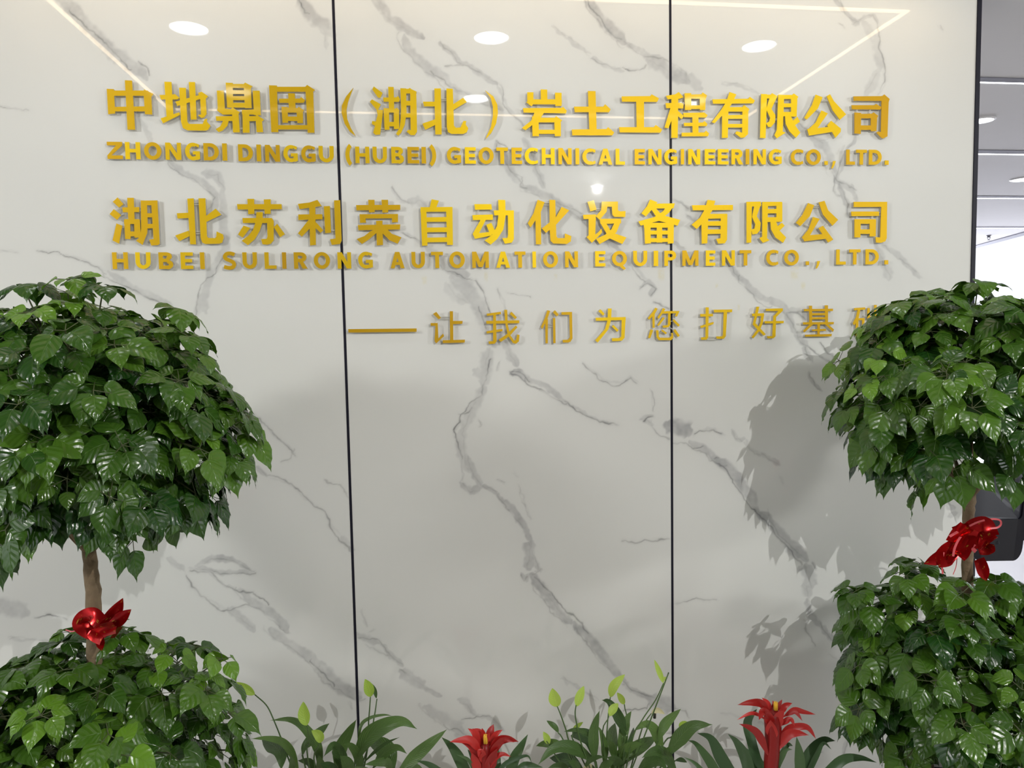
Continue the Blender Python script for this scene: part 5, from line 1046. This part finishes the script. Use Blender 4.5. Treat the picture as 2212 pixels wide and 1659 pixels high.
BG = 'red bromeliads in front of the marble wall'
def bromeliad(px, label, crop, greens, reds, body, centre, y0, seed):
    R = random.Random(seed)
    t, root = plant_root('bromeliad', px, y0, label, 'flowering plant', BG)
    flower_pot(t, .075, .14)
    for pts, w, *k in greens:
        cpos = proj(Vector((root.x, y0, .15))); ox_, oy_, s_ = CR[crop]
        base = ((cpos[0] - ox_) * s_ * .5 + pts[0][0] * .5, pts[0][1] + 120)
        yt = min(-.04, y0 + (k[0] if k else R.uniform(-.12, .1)))
        lm = blade(crop, [base] + list(pts), w, y0, yt, R.uniform(-.3, .3), prof_strap, .3, 6, R.uniform(.2, .8)); lm.build('leaf', M_strap, t, root)
    bp = [at(*cpx(crop, x, y), y0) for x, y, _ in body]; sc = (bp[0] - CAM).dot(FWD) / F / CR[crop][2]
    low = Vector((root.x, y0, .145))
    bm = bmesh.new(); tube(bm, [low - root] + [p - root for p in bp], [body[0][2] * sc * .8] + [b[2] * sc for b in body], 16); to_obj('flower_stem', bm, M_bract, t, smooth=True)
    for pts, w, *k in reds:
        yt = y0 + (k[0] if k else R.uniform(-.05, .05))
        lm = blade(crop, pts, w, y0 + (-.012 if yt < y0 else .008), yt, R.uniform(-.35, .35), prof_leaf, .35, 6, min(1, max(0, R.gauss(.45, .25)))); lm.build('bract', M_bract, t, root)
    bm = bmesh.new(); p = at(*cpx(crop, *centre), y0 - .012) - root
    for k in range(5):
        a = k * 1.256; q = p + Vector((math.cos(a) * .004, math.sin(a) * .004, 0)); tube(bm, [q - Vector((0, 0, .02)), q, q + Vector((0, 0, .006))], [.003, .003, .001], 6)
    to_obj('florets', bm, M_yel, t, smooth=True)
YBR = -0.38
bromeliad(1045, 'low red bromeliad between the two peace lilies', 'Q',
 [([(850,1700),(720,1400),(600,1200),(455,1060)],150,.05), ([(1300,1700),(1420,1350),(1500,1200),(1600,1020)],145,.03), ([(1170,1600),(1290,1420),(1480,1330),(1600,1310),(1650,1400)],58,-.08), ([(880,1480),(800,1350),(650,1290)],46,-.05), ([(940,1550),(870,1330),(800,1220)],78,.08), ([(1180,1600),(1200,1350),(1210,1220)],88,.08), ([(1400,1600),(1550,1430),(1800,1460)],85,.05), ([(560,1600),(300,1430),(120,1370)],80,-.1)],
 [([(1010,1200),(970,1020),(860,945)],118,.03), ([(1080,1180),(1100,1000),(1145,885)],128,.03), ([(960,1250),(900,1030),(800,940)],105,.0), ([(1040,1150),(1010,1010),(988,935)],70,.0), ([(1090,1180),(1170,1030),(1265,960)],88,.0), ([(1050,1150),(1070,1060),(1095,1000)],60,-.02),
  ([(1000,1300),(850,1110),(700,1100),(555,1125)],108,-.06), ([(1080,1300),(1200,1120),(1330,1080),(1480,1120)],125,-.04), ([(960,1380),(870,1200),(780,1140),(700,1130)],115,-.03), ([(1060,1380),(1180,1180),(1290,1090),(1420,1130)],100,-.06), ([(1010,1420),(990,1300),(960,1250),(940,1330)],105,-.05), ([(1060,1500),(1150,1350),(1260,1285),(1380,1320)],80,-.04), ([(1060,1550),(1120,1350),(1190,1210)],150,-.03), ([(960,1550),(900,1380),(850,1260)],120,-.03)],
 [(1030,1620,85), (1035,1450,95), (1035,1300,100), (1035,1200,80), (1037,1120,35)], (1037,1050), YBR, 3)
bromeliad(1668, 'tall red bromeliad left of the right tree', 'T',
 [([(780,900),(720,700),(680,500),(780,360)],105,.1), ([(740,1200),(660,900),(560,720),(465,630)],125,-.02), ([(820,1150),(700,850),(620,770)],88,.05), ([(1230,1100),(1240,900),(1210,660)],108,-.03), ([(1200,1150),(1350,850),(1500,700),(1630,705)],115,.05), ([(1450,1150),(1700,920),(1900,890),(2080,940)],105,-.06), ([(560,1150),(400,900),(280,680),(130,620)],140,.05), ([(420,1150),(250,900),(120,740),(30,700)],105,.08), ([(1010,950),(1090,810),(1165,800)],66,-.03), ([(1300,1100),(1420,880),(1500,730),(1590,800)],56,.0), ([(1040,880),(1110,750),(1170,760)],56,.03), ([(300,1150),(120,960),(-20,880)],60,.0), ([(820,1200),(770,980),(740,760)],110,.08)],
 [([(960,400),(960,310),(950,265)],48,.02), ([(990,400),(1020,320),(1055,255)],48,.02), ([(920,420),(900,300),(830,235)],58,.02), ([(1020,430),(1080,330),(1165,295)],68,.01), ([(930,440),(840,310),(720,290),(565,315)],84,-.05), ([(880,480),(790,420),(700,410),(560,480)],38,-.02), ([(1060,450),(1180,370),(1290,390),(1420,420)],58,-.02), ([(1080,440),(1190,390),(1275,490)],50,-.05), ([(930,470),(850,390),(800,480)],92,-.06), ([(1030,540),(1140,470),(1190,550)],60,-.05), ([(980,760),(1100,600),(1200,555),(1330,560),(1425,690)],85,-.03), ([(970,830),(1090,660),(1200,620),(1350,645)],105,-.05), ([(900,860),(800,640),(700,560),(580,520)],88,-.03), ([(940,560),(900,430),(850,380)],110,-.03), ([(970,600),(1010,450),(1080,370)],120,-.03), ([(950,700),(940,560),(930,480)],130,-.03)],
 [(930,1150,72), (930,980,76), (940,870,78), (950,720,82), (955,580,88), (950,480,92), (965,410,70), (980,350,25)], (985,300), YBR, 4)

# ------------------------------------------------------------------ red ribbon bows on the trunks
def ribbon_mat():
    mt, nt, b = new_mat('red_foil_ribbon')
    b.inputs['Metallic'].default_value = 0.7; b.inputs['Roughness'].default_value = 0.2
    uv = N(nt, 'ShaderNodeUVMap', uv_map='uv'); no = N(nt, 'ShaderNodeTexNoise'); no.inputs['Scale'].default_value = 3.4; no.inputs['Detail'].default_value = 5; no.inputs['Roughness'].default_value = 0.65
    nt.links.new(uv.outputs[0], no.inputs['Vector'])
    rp = N(nt, 'ShaderNodeValToRGB'); e = rp.color_ramp.elements
    e[0].position = 0.60; e[0].color = (0.42, 0.006, 0.008, 1); e[1].position = 0.66; e[1].color = (0.72, 0.40, 0.06, 1)
    nt.links.new(no.outputs['Fac'], rp.inputs[0]); nt.links.new(rp.outputs[0], b.inputs['Base Color'])
    return mt
M_rib = ribbon_mat()
M_pink = simple('pink_string', (0.75, 0.14, 0.16), 0.35, var=0.05)
def bow(label, px, py, y, pieces, strings):
    p = at(px, py, y); t = empty('ribbon_bow', p); tag(t, label, 'bow', 'red bows tied to the tree trunks')
    for nm, crop, pts, w, dy, roll in pieces:
        lm = blade(crop, pts, w, y, y + dy, roll, prof_band if nm != 'tip' else prof_strap, .0, 6, .5)
        lm.build({'tip': 'tail', 'loop': 'loop', 'band': 'knot_band'}[nm], M_rib, t, p)
    for crop, pts, w, dy in strings:
        lm = blade(crop, pts, w, y - .01, y + dy, .2, prof_band, 0, 6, .5); lm.build('string', M_pink, t, p)
bow('red foil bow tied to the trunk of the left tree', 205, 1375, YLT - .045, [
 ('loop','U',[(900,1120),(640,1010),(480,860),(560,700),(760,640),(900,760),(960,830)],330,-.05,.15), ('tip','U',[(880,1150),(1100,860),(1300,600),(1500,240)],330,-.03,.2), ('tip','U',[(930,1120),(1200,900),(1460,720),(1700,510)],310,-.05,-.25),
 ('band','U',[(760,1020),(1000,950),(1290,880)],170,-.06,.5), ('band','U',[(800,1140),(1050,1080),(1330,1000)],160,-.06,-.3), ('loop','U',[(1250,1200),(1350,1060),(1450,930)],90,-.05,.6), ('tip','U',[(850,1080),(940,1260),(1000,1500)],190,-.04,.3), ('band','U',[(720,1000),(840,1150),(1000,1230)],260,-.03,.1)], [('U',[(480,950),(300,1040),(130,1000)],30,.03)])
bow('red and gold foil bow with pink string tied to the trunk of the right tree', 2092, 1160, YRT - .03, [
 ('loop','V',[(250,850),(330,700),(520,640),(600,760),(640,860)],240,-.04,.2), ('loop','V',[(290,900),(420,900),(540,930),(610,980)],330,-.05,-.1), ('tip','V',[(420,1090),(560,1080),(690,1000)],190,-.05,.2), ('tip','V',[(430,1240),(480,1380),(560,1620)],190,-.06,.3), ('loop','V',[(280,820),(200,960),(130,1120),(60,1180)],250,-.04,.2),
 ('tip','W',[(1260,780),(1190,880),(1090,960),(930,1020)],120,-.03,.2), ('tip','W',[(1200,870),(1120,950),(1060,1050)],150,-.04,-.2), ('band','V',[(0,760),(120,720),(270,690)],120,-.03,.4), ('loop','W',[(1180,840),(1230,760),(1300,700)],110,-.05,.3)],
 [('W',[(1310,700),(1400,660),(1500,638),(1575,645),(1588,680),(1560,708),(1500,716)],15,-.05), ('W',[(1310,710),(1235,800),(1195,880),(1180,955)],17,-.05), ('W',[(1300,700),(1210,750),(1150,785)],20,-.04), ('W',[(1100,920),(1085,1010),(1092,1105)],14,-.05), ('W',[(1215,950),(1205,1040),(1180,1110)],6,-.05), ('W',[(1360,850),(1340,880),(1375,915)],30,-.05)])
